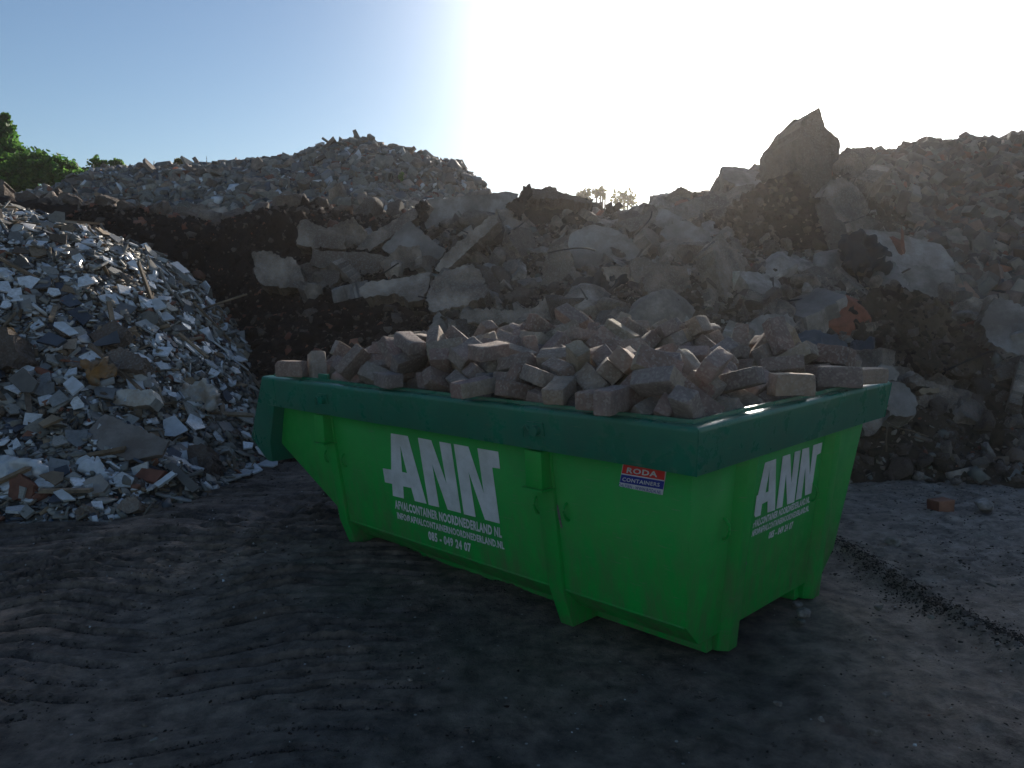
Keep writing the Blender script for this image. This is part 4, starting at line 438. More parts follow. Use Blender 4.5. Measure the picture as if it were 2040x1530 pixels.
# ---------------------------------------------------------------- bricks in the skip
def brick_mesh(name, m, dims, seed, n=(8, 5, 4), wear=.005, mats=None):
    bm = bmesh.new(); bmesh.ops.create_cube(bm, size=1)
    for v in bm.verts: v.co = Vector((v.co.x*dims[0], v.co.y*dims[1], v.co.z*dims[2]))
    bmesh.ops.bevel(bm, geom=list(bm.edges), offset=min(dims)*.09, segments=2, affect='EDGES', profile=.5)
    bmesh.ops.subdivide_edges(bm, edges=[e for e in bm.edges if e.calc_length() > min(dims)*.45], cuts=3, use_grid_fill=True)
    bmesh.ops.triangulate(bm, faces=[f for f in bm.faces if len(f.verts) > 4])
    P_ = np.array([v.co for v in bm.verts])
    a = fbm(P_*14+seed*7.7, 3, seed)*wear; b = fbm(P_*60+seed*3.1, 2, seed+9)*wear*.35
    # chip some corners
    for v, x, y in zip(bm.verts, a, b):
        c = v.co; v.co = c+c.normalized()*float(x-abs(x)*.5+y)
    r = random.Random(seed)
    for _ in range(r.choice([0, 0, 1, 1, 2])):
        sg = [r.choice((-1, 1)) for _ in range(3)]; cn = Vector([s_*d/2 for s_, d in zip(sg, dims)]); nn = Vector([-s_*r.uniform(.5, 1) for s_ in sg])
        nn.normalize(); d = r.uniform(.006, .022)
        for v in bm.verts:
            t = (v.co-cn).dot(nn)
            if t < d: v.co += nn*(d-t)*.9
    bmesh.ops.recalc_face_normals(bm, faces=bm.faces)
    me = bpy.data.meshes.new(name); bm.to_mesh(me); bm.free(); me.materials.append(m)
    me.polygons.foreach_set('use_smooth', [True]*len(me.polygons)); me.set_sharp_from_angle(angle=rad(38))
    return me
bmeshes = [brick_mesh('paving_brick', m_paver, (.2, .1, .075), 20+k) for k in range(12)]
low = []
for i, (x, y, z, qw, qx, qy, qz) in enumerate(BR):
    T = CM@Matrix.LocRotScale(Vector((x, y, z)), Quaternion((qw, qx, qy, qz)), Vector((1, 1, 1)))
    if i >= NBR: low.append((i, T)); continue
    o = link('paving_brick', bmeshes[i % 12]); l, q, s = T.decompose(); o.location = l; o.rotation_mode = 'QUATERNION'; o.rotation_quaternion = q
    tag(o, 'worn reddish grey paving brick among those heaped in the green skip', 'brick', 'paving bricks heaped in the green skip')
bm = bmesh.new()                                            # the ones of which next to nothing shows, as one mass
for i, T in low:
    k = len(bm.verts); bm.from_mesh(bmeshes[i % 12]); bm.verts.ensure_lookup_table()
    for v in bm.verts[k:]: v.co = T@v.co
me = bpy.data.meshes.new('buried_bricks'); bm.to_mesh(me); bm.free(); me.materials.append(m_paver)
tag(link('buried_bricks', me), 'paving bricks almost hidden under the others in the green skip', 'bricks', kind='stuff')
def heap_h(x, y):
    s_ = lambda t: t*t*(3-2*t)
    e = np.clip(np.minimum(np.minimum(-x-.08, CW-y-.08), y-.06)/.7, 0, 1); e2 = np.clip((x+CL-.1)/1.15, 0, 1)
    return 1.05+.41*s_(e)**.8*s_(e2)-.26
gx, gy = np.meshgrid(np.linspace(-CL+.30, -.16, 60), np.linspace(.16, CW-.16, 36), indexing='ij'); gq = np.column_stack([gx.ravel(), gy.ravel(), np.zeros(gx.size)])
gz = heap_h(gq[:, 0], gq[:, 1])+fbm(gq*9, 3, 4)*.02
V = np.column_stack([gq[:, :2], gz]); a = (np.arange(59)[:, None]*36+np.arange(35)[None]).ravel()
fill = link('brick_dust', mesh('brick_dust', V, [tuple(q) for q in np.stack([a, a+36, a+37, a+1], 1)], m_soil, smooth=True)); fill.matrix_world = CM
tag(fill, 'dark brick dust and rubble under the bricks in the skip', 'rubble', kind='stuff')

# ---------------------------------------------------------------- terrain of the heaps
class Terrain:
    """smooth height surface through control points (thin plate), plus noise"""
    def __init__(s, pts, x0, x1, y0, y1, res, noise=(.0, 1), seed=0, lo=-.4, fine=.0, soft=.3):
        P_ = np.array(pts, float); s.n = len(P_); s.XY = P_[:, :2]; n = s.n
        def U(r2): return np.where(r2 > 0, r2*np.log(np.maximum(r2, 1e-12)), 0)
        s.U = U
        K = U(((s.XY[:, None]-s.XY[None])**2).sum(-1))+np.eye(n)*soft
        Q = np.hstack([np.ones((n, 1)), s.XY]); Amat = np.block([[K, Q], [Q.T, np.zeros((3, 3))]])
        s.w = np.linalg.solve(Amat, np.concatenate([P_[:, 2], np.zeros(3)]))
        s.xs = np.arange(x0, x1+res, res); s.ys = np.arange(y0, y1+res, res)
        X, Y = np.meshgrid(s.xs, s.ys, indexing='ij'); q = np.stack([X.ravel(), Y.ravel()], 1)
        Z = np.zeros(len(q))
        for c in range(0, len(q), 20000):
            a = q[c:c+20000]; r2 = ((a[:, None]-s.XY[None])**2).sum(-1)
            Z[c:c+20000] = U(r2)@s.w[:n]+s.w[n]+a@s.w[n+1:]
        p3 = np.stack([q[:, 0], q[:, 1], np.zeros(len(q))], 1)
        Z += fbm(p3/noise[1], 4, seed)*noise[0]
        if fine: Z += fine*np.abs(fbm(p3*5, 3, seed+5))
        Z = np.maximum(Z, lo); s.Z = Z.reshape(X.shape); s.res = res; s.q = q
    def h(s, x, y):
        x = np.asarray(x, float); y = np.asarray(y, float)
        fx = np.clip((x-s.xs[0])/s.res, 0, len(s.xs)-1.001); fy = np.clip((y-s.ys[0])/s.res, 0, len(s.ys)-1.001)
        i = fx.astype(int); j = fy.astype(int); a = fx-i; b = fy-j; Z = s.Z
        return Z[i, j]*(1-a)*(1-b)+Z[i+1, j]*a*(1-b)+Z[i, j+1]*(1-a)*b+Z[i+1, j+1]*a*b
    def nrm(s, x, y, e=.15):
        gx = (s.h(x+e, y)-s.h(x-e, y))/(2*e); gy = (s.h(x, y+e)-s.h(x, y-e))/(2*e)
        n = np.stack([-gx, -gy, np.ones_like(gx)], -1); return n/np.linalg.norm(n, axis=-1, keepdims=True)
    def hit(s, px, py, y0=None, y1=None):
        r = ray(px, py); Y = np.arange(y0 or s.ys[0], y1 or s.ys[-1], .03); P_ = CAM+r*(Y/r[1])[:, None]
        d = P_[:, 2]-s.h(P_[:, 0], P_[:, 1]); k = np.where(d < 0)[0]
        return float(Y[k[0]]) if len(k) else None
    def build(s, name, mats, mi=None, parent=None):
        nx, ny = len(s.xs), len(s.ys); V = np.column_stack([s.q, s.Z.ravel()])
        i, j = np.meshgrid(np.arange(nx-1), np.arange(ny-1), indexing='ij'); a = (i*ny+j).ravel()
        L_ = np.stack([a, a+ny, a+ny+1, a+1], 1)
        keep = s.Z.ravel()[L_].max(1) > -.25
        L_ = L_[keep]; c = V[L_].mean(1)
        mm = mi(c) if mi else np.zeros(len(L_))
        me = fastmesh(name, V, L_.ravel(), np.full(len(L_), 4), mats, mm.astype(int))
        me.polygons.foreach_set('use_smooth', [True]*len(me.polygons))
        return link(name, me)
def cp(lst): return [tuple(atY(*p)) for p in lst]
def gp(lst, z=0): return [tuple(ground(*p, z)) for p in lst]
# main bank: dark soil to the left and centre, brown rubble slope to the right
ctlB = cp([(-350, 372, 12.6), (-150, 380, 12.5), (17, 403, 12.5), (83, 400, 12.5), (187, 433, 12.3), (267, 440, 12.2), (320, 457, 12.1), (400, 463, 12.1), (483, 458, 12), (540, 435, 11.9), (600, 430, 12.0),
  (17, 440, 12.1), (187, 470, 11.9), (320, 500, 11.7), (420, 520, 11.7), (500, 500, 11.6),
  (300, 590, 11.2), (430, 600, 11.1), (520, 600, 10.9), (600, 620, 10.4), (550, 690, 9.5), (620, 740, 8.7), (500, 740, 9.0), (700, 660, 9.6), (800, 640, 9.2),
  (700, 500, 11.4), (800, 500, 11.3), (900, 480, 11.6), (1000, 470, 11.4), (900, 560, 10.3), (1000, 600, 9.4), (1100, 560, 9.8), (760, 440, 12.5), (900, 425, 13), (1010, 410, 13), (1130, 425, 13),
  (1200, 600, 8.7), (1200, 500, 10.5), (1230, 425, 12.8), (1300, 430, 12.4), (1350, 420, 12.2), (1450, 395, 11.8), (1520, 380, 11.5), (1350, 600, 8.3), (1350, 500, 9.8), (1500, 640, 7.7), (1500, 550, 8.8), (1500, 460, 10.2),
  (1640, 640, 7.8), (1640, 540, 9.0), (1650, 440, 10.5), (1700, 360, 11.3), (1620, 350, 11.2), (1800, 640, 8.1), (1800, 540, 9.3), (1800, 440, 10.7), (1760, 345, 12.2), (1820, 325, 12.4), (1900, 312, 12.6), (1980, 300, 12.7), (2060, 282, 12.8), (2200, 260, 13), (2400, 250, 13),
  (1900, 700, 7.9), (1900, 600, 8.9), (1950, 480, 10.4), (2050, 700, 7.9), (2050, 560, 9.4), (2200, 700, 7.9), (2200, 480, 10.3), (1780, 780, 7.3), (1900, 820, 7.35)])
ctlB += gp([(1720, 952), (1800, 968), (1900, 950), (2040, 965), (2200, 960), (2400, 960)])
ctlB += [(-.2, 7.3, .0), (-1.3, 7.6, .0), (-2.6, 7.9, 0.05), (1.2, 6.7, 0), (2.3, 6.6, 0), (-4, 8.4, .2), (-6, 9, .4), (-8, 9.5, .5)]
ctlB += [(x, 14.2, z) for x, z in [(-9, 2.4), (-6, 2.2), (-4, 2.0), (-2, 2.1), (0, 2.3), (2, 2.4), (4, 2.9), (6, 3.4), (8, 3.4)]]
ctlB += [(x, 16, z) for x, z in [(-8, 1.8), (-4, 1.6), (0, 1.4), (4, 2.2), (8, 2.5)]]
TB = Terrain(ctlB, -10, 11, 6.0, 16, .06, (.07, .8), 3, fine=.07)
bank = TB.build('soil_bank', [m_soil, m_earth, m_grit], lambda c: np.where(c[:, 0]+.35*fbm(c*.9, 3, 4) < np.where(c[:, 1] < 9.2, -.2, -1.4), np.where(c[:, 1] > 12.7+.2*fbm(c, 2), 2, 0), 1))
tag(bank, 'dark soil bank on the left running into a brown rubble slope on the right', 'soil bank', kind='structure')
# left heap of tiles
ctlA = gp([(-300, 1065), (-150, 1062), (0, 1045), (100, 1042), (200, 1035), (300, 1012), (380, 992), (450, 955), (520, 925), (570, 905)])
ctlA += cp([(0, 446, 10.2), (-200, 425, 9.8), (-500, 405, 9.2), (80, 468, 10.4), (150, 488, 10.5), (200, 500, 10.5), (300, 530, 10.6), (360, 562, 10.5), (400, 590, 10.3), (450, 640, 9.9), (485, 700, 9.4), (490, 750, 9.0), (530, 790, 8.8)])
ctlA += [(-3.4, 10.2, .9), (-2.5, 9.0, -.1), (-2.2, 8.4, -.15), (-4, 11.6, 1.2), (-5, 12, 1.5), (-7, 12, 1.7), (-9, 11.5, 1.6), (-3.9, 11.0, 1.1)]
TA = Terrain(ctlA, -10, -1.6, 4.6, 12, .06, (.06, .7), 8, fine=.05)
ta = TA.build('debris_heap', [m_grit]); tag(ta, 'grey gritty body of the left demolition heap, under the broken tiles', 'debris heap', kind='structure')
# far heap
sk = [(-150, 395), (40, 385), (110, 370), (160, 342), (230, 324), (290, 330), (350, 324), (400, 327), (440, 324), (490, 320), (540, 312), (590, 307), (640, 299), (680, 288), (715, 282), (745, 292), (765, 302), (800, 312), (820, 306), (850, 324), (890, 338), (930, 362), (950, 385)]
ctlC = cp([(x, y+(17 if x < 620 else 9), 19) for x, y in sk]+[(x, min(470, y+130), 14.8) for x, y in sk[::2]]+[(x, y+60, 16.8) for x, y in sk[1::2]])
ctlC += cp([(990, 430, 18), (1000, 450, 16)])+[(x, 22, z) for x, z in [(-13, 3), (-8, 3.4), (-4, 3.6), (-2, 2), (0, 0)]]+[(.6, 17, .6), (1, 19, .2)]
TC = Terrain(ctlC, -16, 1, 14.3, 22, .1, (.09, .9), 12, fine=.08, lo=-.4, soft=.02)
tcm = TC.build('far_heap', [m_grit]); tag(tcm, 'grey gritty body of the far rubble heap on the skyline', 'rubble heap', kind='structure')
# ---------------------------------------------------------------- ground
GZ = []
def gh(x, y):
    xs, ys_, Z = GZ[0]; i = np.clip(np.searchsorted(xs, x)-1, 0, len(xs)-2); j = np.clip(np.searchsorted(ys_, y)-1, 0, len(ys_)-2)
    a = np.clip((x-xs[i])/(xs[i+1]-xs[i]), 0, 1); b = np.clip((y-ys_[j])/(ys_[j+1]-ys_[j]), 0, 1)
    return Z[i, j]*(1-a)*(1-b)+Z[i+1, j]*a*(1-b)+Z[i, j+1]*(1-a)*b+Z[i+1, j+1]*a*b
def tread(q):
    """phase of the machine tread pattern and where it lies on the yard"""
    x, y = q[:, 0], q[:, 1]
    tri = np.abs(((x+.12*y)/1.25) % 1-.5)*2
    yy = y-.16*x+.13*tri+.06*fbm(q*1.6, 2, 41)
    lug = (yy/.165+.10*fbm(q*3.1, 2, 44)) % 1.0
    brk = np.clip(.75+1.1*fbm(q*np.array([2.2, 4, 1]), 3, 45), .1, 1.2)
    m1 = np.clip((-x-.35-.14*(y-4))/.5, 0, 1)*np.clip((x+5.2)/.6, 0, 1)*np.clip((y-2.2)/.8, 0, 1)*np.clip((7.6-y)/.7, 0, 1)
    gap = 1-.85*np.exp(-((x+1.75+.05*(y-5))/.16)**2)
    return lug, brk*m1*gap
def build_ground():
    def axis(a, b, step, lo, hi, g=1.18):
        c = list(np.arange(a, b, step)); s = step; x = a
        L_ = []
        while x > lo: s *= g; x -= s; L_.append(x)
        R_ = []; s = step; x = c[-1]
        while x < hi: s *= g; x += s; R_.append(x)
        return np.array(L_[::-1]+c+R_)
    xs = axis(-4.6, 5.6, .024, -75, 75); ys_ = axis(2.3, 7.9, .017, -20, 80)
    X, Y = np.meshgrid(xs, ys_, indexing='ij'); q = np.stack([X.ravel(), Y.ravel(), np.zeros(X.size)], 1)
    x, y = q[:, 0], q[:, 1]
    near = np.clip((9.5-y)/2, 0, 1)*np.clip((y+2)/2, 0, 1)*np.clip((7-np.abs(x))/1.5, 0, 1)
    z = fbm(q*.55, 3, 31)*.03
    rough = .5+.5*np.tanh(3*fbm(q*1.3, 3, 37))
    z += fbm(q*np.array([6, 9, 1]), 4, 33, .6)*.009*(.4+rough)
    cr = np.abs(fbm(q*np.array([10, 13, 1]), 4, 35, .6)); z += cr*.018*rough
    # machine tread marks, left: wavy lug ridges across the wheel path
    lug, wgt = tread(q)
    amp = .05*wgt*np.clip((y-2.4)/1.4, .5, 1.45)
    z += amp*(-np.exp(-((lug-.5)/.075)**2)+.45*np.exp(-((lug-.72)/.10)**2)+.25*np.exp(-((lug-.3)/.07)**2))
    # second path close to the skip, diagonal scallops
    yb = y+.45*x+.05*np.sin((x-y)*5); lb = (yb/.15) % 1
    m2 = np.exp(-((x+1.55-.0*(y-5))/.5)**2)*np.clip((y-4.6)/.5, 0, 1)*np.clip((7.2-y)/.6, 0, 1)
    z += .032*m2*(np.where(lb < .3, lb/.3, 1-(lb-.3)/.7)-.5)
    # crumbled berm and shallow ruts on the right
    p0 = ground(1640, 1080); p1 = ground(2040, 1300); d = (p1-p0)[:2]; Ld = np.hypot(*d); d /= Ld; nn = np.array([-d[1], d[0]])
    for (off, wd, ht, sd) in ((0, .07, .030, 51), (-.55, .05, .012, 52), (.42, .05, .012, 53), (.9, .04, .01, 54)):
        t = (x-p0[0])*nn[0]+(y-p0[1])*nn[1]-off+.03*fbm(q*3, 2, sd); s_ = (x-p0[0])*d[0]+(y-p0[1])*d[1]
        m3 = np.exp(-(t/wd)**2)*np.clip((s_+.6)/.4, 0, 1)*np.clip((3.4-s_)/.6, 0, 1)
        z += m3*ht*(1+.9*fbm(q*22, 3, sd+3))
        if off == 0: z -= .03*np.exp(-((t+.22)/.17)**2)*np.clip((s_+.6)/.4, 0, 1)*np.clip((2.6-s_)/.9, 0, 1)
    # curving ruts in the foreground on the right
    for (cx_, cy_, r_) in ((-2.0, 1.0, 3.05), (-2.0, 1.0, 3.42), (-1.2, .8, 3.9)):
        t = np.hypot(x-cx_, y-cy_)-r_+.04*fbm(q*2, 2, int(r_*100)); msk = np.clip((x-.35)/.4, 0, 1)*np.clip((3.9-y)/.5, 0, 1)
        z += msk*(-.012*np.exp(-(t/.05)**2)+.008*np.exp(-((t-.08)/.05)**2)*(1+fbm(q*18, 2, 77)))
    z = z*near
    z -= .012
    GZ.append((xs, ys_, z.reshape(X.shape)))
    V = np.column_stack([x, y, z]); nx, ny = len(xs), len(ys_)
    i, j = np.meshgrid(np.arange(nx-1), np.arange(ny-1), indexing='ij'); a = (i*ny+j).ravel()
    L_ = np.stack([a, a+ny, a+ny+1, a+1], 1)
    # material
    m = bpy.data.materials.new('mud'); m.use_nodes = True; nt = m.node_tree; N = nt.nodes; L = nt.links; b = N['Principled BSDF']
    tc = N.new('ShaderNodeTexCoord')
    def noise(sc, det=8, ro=.6, vec=None):
        n = N.new('ShaderNodeTexNoise'); n.inputs['Scale'].default_value = sc; n.inputs['Detail'].default_value = det; n.inputs['Roughness'].default_value = ro
        L.new(vec or tc.outputs['Object'], n.inputs['Vector']); return n
    n1 = noise(.8); r1 = N.new('ShaderNodeValToRGB'); e = r1.color_ramp.elements
    e[0].position = .33; e[0].color = (.062, .054, .050, 1); e[1].position = .68; e[1].color = (.25, .182, .135, 1); L.new(n1.outputs[0], r1.inputs[0])
    n2 = noise(9, 10, .7); mr = N.new('ShaderNodeMapRange'); mr.inputs[1].default_value = .35; mr.inputs[2].default_value = .65; mr.inputs[3].default_value = .38; mr.inputs[4].default_value = 1.55; L.new(n2.outputs[0], mr.inputs[0])
    vs = N.new('ShaderNodeVectorMath'); vs.operation = 'SCALE'; L.new(r1.outputs[0], vs.inputs[0]); L.new(mr.outputs[0], vs.inputs['Scale'])
    # paler mud to the right, its wet sheen put into the colour
    sx = N.new('ShaderNodeSeparateXYZ'); L.new(tc.outputs['Object'], sx.inputs[0])
    n5 = noise(.9, 6); ad = N.new('ShaderNodeMath'); ad.operation = 'MULTIPLY_ADD'; ad.inputs[1].default_value = 3.0; L.new(n5.outputs[0], ad.inputs[0]); L.new(sx.outputs[0], ad.inputs[2])
    mr5 = N.new('ShaderNodeMapRange'); mr5.inputs[1].default_value = 2.6; mr5.inputs[2].default_value = 4.6; mr5.inputs[4].default_value = .75; L.new(ad.outputs[0], mr5.inputs[0])
    mx5 = N.new('ShaderNodeMix'); mx5.data_type = 'RGBA'; L.new(mr5.outputs[0], mx5.inputs[0]); L.new(vs.outputs[0], mx5.inputs[6])
    vs5 = N.new('ShaderNodeVectorMath'); vs5.operation = 'SCALE'; vs5.inputs[0].default_value = (.30, .25, .21); L.new(mr.outputs[0], vs5.inputs['Scale']); L.new(vs5.outputs[0], mx5.inputs[7])
    # brick dust stains
    n6 = noise(1.1, 5); mr6 = N.new('ShaderNodeMapRange'); mr6.inputs[1].default_value = .64; mr6.inputs[2].default_value = .72; mr6.inputs[4].default_value = .55; L.new(n6.outputs[0], mr6.inputs[0])
    mx6 = N.new('ShaderNodeMix'); mx6.data_type = 'RGBA'; L.new(mr6.outputs[0], mx6.inputs[0]); L.new(mx5.outputs[2], mx6.inputs[6]); mx6.inputs[7].default_value = (.12, .045, .03, 1)
    # pale grit specks
    vo = N.new('ShaderNodeTexVoronoi'); vo.inputs['Scale'].default_value = 26; L.new(tc.outputs['Object'], vo.inputs['Vector'])
    sp = N.new('ShaderNodeSeparateColor'); L.new(vo.outputs['Color'], sp.inputs[0])
    c1 = N.new('ShaderNodeMath'); c1.operation = 'GREATER_THAN'; c1.inputs[1].default_value = .93; L.new(sp.outputs[0], c1.inputs[0])
    c2 = N.new('ShaderNodeMath'); c2.operation = 'LESS_THAN'; c2.inputs[1].default_value = .16; L.new(vo.outputs['Distance'], c2.inputs[0])
    c3 = N.new('ShaderNodeMath'); c3.operation = 'MULTIPLY'; L.new(c1.outputs[0], c3.inputs[0]); L.new(c2.outputs[0], c3.inputs[1])
    mx7 = N.new('ShaderNodeMix'); mx7.data_type = 'RGBA'; L.new(c3.outputs[0], mx7.inputs[0]); L.new(mx6.outputs[2], mx7.inputs[6]); mx7.inputs[7].default_value = (.34, .32, .3, 1)
    L.new(mx7.outputs[2], b.inputs['Base Color'])
    n3 = noise(1.7, 6); rr = N.new('ShaderNodeMapRange'); rr.inputs[1].default_value = .38; rr.inputs[2].default_value = .6; rr.inputs[3].default_value = .42; rr.inputs[4].default_value = .85; L.new(n3.outputs[0], rr.inputs[0]); L.new(rr.outputs[0], b.inputs['Roughness'])
    b.inputs['Specular IOR Level'].default_value = .3
    n4 = noise(38, 8, .75); bp = N.new('ShaderNodeBump'); bp.inputs['Strength'].default_value = 1.0; bp.inputs['Distance'].default_value = .02; L.new(n4.outputs[0], bp.inputs['Height'])
    L.new(bp.outputs[0], b.inputs['Normal'])
    me = fastmesh('ground', V, L_.ravel(), np.full(len(L_), 4), [m], np.zeros(len(L_)))
    me.polygons.foreach_set('use_smooth', [True]*len(me.polygons))
    return tag(link('ground', me), 'dark trodden mud yard with wavy tread marks', 'ground', kind='structure')
build_ground()

# ---------------------------------------------------------------- rock and shard templates
def hull(seed, dims, n=16, cut=3):
    r = random.Random(seed); bm = bmesh.new()
    for _ in range(n):
        v = Vector([r.gauss(0, 1) for _ in range(3)]).normalized(); k = r.uniform(.75, 1)
        m_ = max(abs(c) for c in v); v = v.lerp(v/m_*.75, .55)*k
        bm.verts.new(Vector((v.x*dims[0], v.y*dims[1], v.z*dims[2]))*.62)
    g = bmesh.ops.convex_hull(bm, input=list(bm.verts))
    bmesh.ops.delete(bm, geom=list({e for e in g['geom_interior']+g['geom_unused'] if isinstance(e, bmesh.types.BMVert)}), context='VERTS')
    bmesh.ops.dissolve_limit(bm, angle_limit=rad(14), verts=bm.verts, edges=bm.edges)
    bmesh.ops.recalc_face_normals(bm, faces=bm.faces)
    return bm
def tmpl(bm):
    bm.verts.ensure_lookup_table(); bm.verts.index_update()
    v = np.array([x.co for x in bm.verts]); f = [np.array([q.index for q in p.verts]) for p in bm.faces]; bm.free(); return v, f
def rock_mesh(name, seed, dims, m, rough=.035, sub=3):
    bm = hull(seed, dims, 18); bmesh.ops.bevel(bm, geom=list(bm.edges), offset=.035, segments=1, affect='EDGES')
    bmesh.ops.triangulate(bm, faces=bm.faces)
    for _ in range(sub):
        le = [e for e in bm.edges if e.calc_length() > .13]
        if le: bmesh.ops.subdivide_edges(bm, edges=le, cuts=1); bmesh.ops.triangulate(bm, faces=[f for f in bm.faces if len(f.verts) > 3])
    bm.normal_update(); P_ = np.array([v.co for v in bm.verts]); a = fbm(P_*3.2+seed, 3, seed)*rough+(fbm(P_*11+seed, 2, seed+3))*rough*.5
    for v, x in zip(bm.verts, a): v.co += v.normal*float(x)
    me = bpy.data.meshes.new(name); bm.to_mesh(me); bm.free(); me.materials.append(m)
    me.polygons.foreach_set('use_smooth', [True]*len(me.polygons)); me.set_sharp_from_angle(angle=rad(32)); return me
def shard_poly(seed, n=None):
    r = random.Random(seed); kind = r.random(); 
    if kind < .4:                        # broken rectangle
        w_, h_ = r.uniform(.7, 1), r.uniform(.5, 1); p = [(-w_/2, -h_/2), (w_/2, -h_/2), (w_/2, h_/2), (-w_/2, h_/2)]
        k = r.randrange(4); a, b = p[k], p[(k+1) % 4]; p[k] = (a[0]*r.uniform(.1, 1), a[1]*r.uniform(.3, 1))
        if r.random() < .5: p.insert(k+1, ((p[k][0]+b[0])/2+r.uniform(-.1, .1), (p[k][1]+b[1])/2+r.uniform(-.1, .1)))
    else:
        n = r.choice([3, 4, 5, 5, 6]); an = sorted(r.uniform(0, 2*math.pi) for _ in range(n))
        an = [2*math.pi*(i+r.uniform(-.3, .3))/n for i in range(n)]; p = [(math.cos(a)*r.uniform(.3, .6), math.sin(a)*r.uniform(.25, .55)) for a in an]
    return p
def shard_t(seed, thick=.07):
    p = shard_poly(seed); n = len(p); V = np.array([(x, y, -thick/2) for x, y in p]+[(x, y, thick/2) for x, y in p])
    F_ = [np.arange(n)[::-1], np.arange(n, 2*n)]+[np.array([i, (i+1) % n, n+(i+1) % n, n+i]) for i in range(n)]; return V, F_
def box_t(a, b, c, seed=0):
    r = random.Random(seed); V = np.array([(x*a/2, y*b/2, z*c/2) for x in (-1, 1) for y in (-1, 1) for z in (-1, 1)])*(1+np.array([[r.uniform(-.08, .08) for _ in range(3)] for _ in range(8)]))
    return V, [np.array(q) for q in ((0, 1, 3, 2), (4, 6, 7, 5), (0, 4, 5, 1), (2, 3, 7, 6), (0, 2, 6, 4), (1, 5, 7, 3))]
T_sh = [shard_t(100+k, .06+.05*(k % 3)) for k in range(24)]
T_rk = [tmpl(hull(200+k, (1, .6+.4*rnd.random(), .45+.4*rnd.random()), 12)) for k in range(16)]
T_st = [box_t(1, .08+.05*k, .04+.02*(k % 2), k) for k in range(4)]
T_all = T_sh+T_rk+T_st; ISH, IRK, IST = range(0, 24), range(24, 40), range(40, 44)
def pose(n, nr, tilt):
    """random orientation around the slope normals nr with gaussian tilt"""
    t = nr+rng.normal(0, 1, (n, 3))*np.asarray(tilt).reshape(-1, 1); return basis(t, rng.uniform(0, 2*math.pi, n))
def poly_in(px, py, poly):
    c = np.zeros(len(px), bool); n = len(poly); j = n-1
    for i in range(n):
        xi, yi = poly[i]; xj, yj = poly[j]
        m_ = ((yi > py) != (yj > py)) & (px < (xj-xi)*(py-yi)/(yj-yi+1e-9)+xi); c ^= m_; j = i
    return c
def project(P_):
    q = P_-CAM; d = q@_fw; return 1020+F*(q@_R)/d, 765-F*(q@_U)/d
# --- small stuff on the left heap
def sample(T, n, x0, x1, y0, y1, zmin=.0, test=None):
    x = rng.uniform(x0, x1, n); y = rng.uniform(y0, y1, n); z = T.h(x, y); k = z > zmin
    if T is not TB:
        pass
    x, y, z = x[k], y[k], z[k]; P_ = np.column_stack([x, y, z])
    if test is not None: P_ = P_[test(P_)]
    return P_
def onA(P_): return P_[:, 2] > np.where(P_[:, 1] > 6.1, TB.h(P_[:, 0], P_[:, 1]), 0)-.05
P_ = sample(TA, 42000, -9.5, -1.8, 4.8, 11.4, -.03, onA); nr = TA.nrm(P_[:, 0], P_[:, 1])
gx = rng.uniform(-4.5, -1.6, 9000); gy = rng.uniform(5.2, 9.6, 9000); g3 = np.column_stack([gx, gy, gx*0+.012]); qx, qy = project(g3)
k = poly_in(qx, qy, [(380, 985), (440, 955), (520, 925), (590, 900), (540, 840), (480, 780), (400, 900), (330, 1010)]); g3 = g3[k][:1500]
P_ = np.vstack([P_, g3]); nr = np.vstack([nr, np.tile([0, 0, 1.], (len(g3), 1))]); n = len(P_); u = rng.random(n)
size = np.clip(rng.lognormal(-2.75, .5, n), .025, .22)
which = np.where(u < .82, rng.integers(0, 24, n), np.where(u < .95, rng.integers(24, 40, n), rng.integers(40, 44, n)))
size = np.where(which >= 40, rng.uniform(.1, .3, n), np.where(which >= 24, size*.8, size))
thin = np.where(which < 24, np.clip(.010/np.maximum(size*.08, 1e-3), .5, 2.0), 1)[:, None]
scl = np.column_stack([size, size, size*thin[:, 0]])
tilt = np.where(which < 24, rng.choice([.15, .35, .9], n, p=[.5, .35, .15]), .6)
R_ = pose(n, nr, tilt)
mcl = fbm(P_*.8, 2, 61); mi = rng.choice(8, n, p=[.30, .15, .19, .22, .07, .04, .01, .02]); mi = np.where((which >= 24) & (which < 40), rng.choice([1, 2, 3, 3, 3, 6], n), mi)
mi = np.where(which >= 40, rng.choice([5, 3, 1, 5, 3], n), mi); mi = np.where((mi == 0) & (mcl < -.25), 3, mi)
MA = [m_tile, m_biscuit, m_gtile, m_plaster, m_bluegrey, m_wood, m_terra, m_conc]
P_ = P_+nr*(rng.uniform(-.01, .05, n))[:, None]
me = scatter_mesh('tile_rubble', T_all, which, MA, mi, P_, R_, scl)
tag(link('tile_rubble', me), 'small broken bits of tile, board and plaster covering the left heap', 'rubble', kind='stuff')
# --- rubble on the far heap
P_ = sample(TC, 26000, -15, .8, 14.5, 20.6, .3); n = len(P_); nr = TC.nrm(P_[:, 0], P_[:, 1]); u = rng.random(n)
size = np.clip(rng.lognormal(-1.95, .5, n), .05, .45); which = np.where(u < .25, rng.integers(0, 24, n), np.where(u < .988, rng.integers(24, 40, n), rng.integers(40, 44, n)))
size = np.where(which >= 40, rng.uniform(.2, .5, n), size); R_ = pose(n, nr, np.full(n, .6)); mi = rng.choice(8, n, p=[.05, .06, .24, .36, .07, .02, .04, .16])
me = scatter_mesh('far_rubble', T_all, which, MA, mi, P_+nr*.03, R_, np.column_stack([size, size, size]))
tag(link('far_rubble', me), 'small grey demolition rubble covering the far heap on the skyline', 'rubble', kind='stuff')
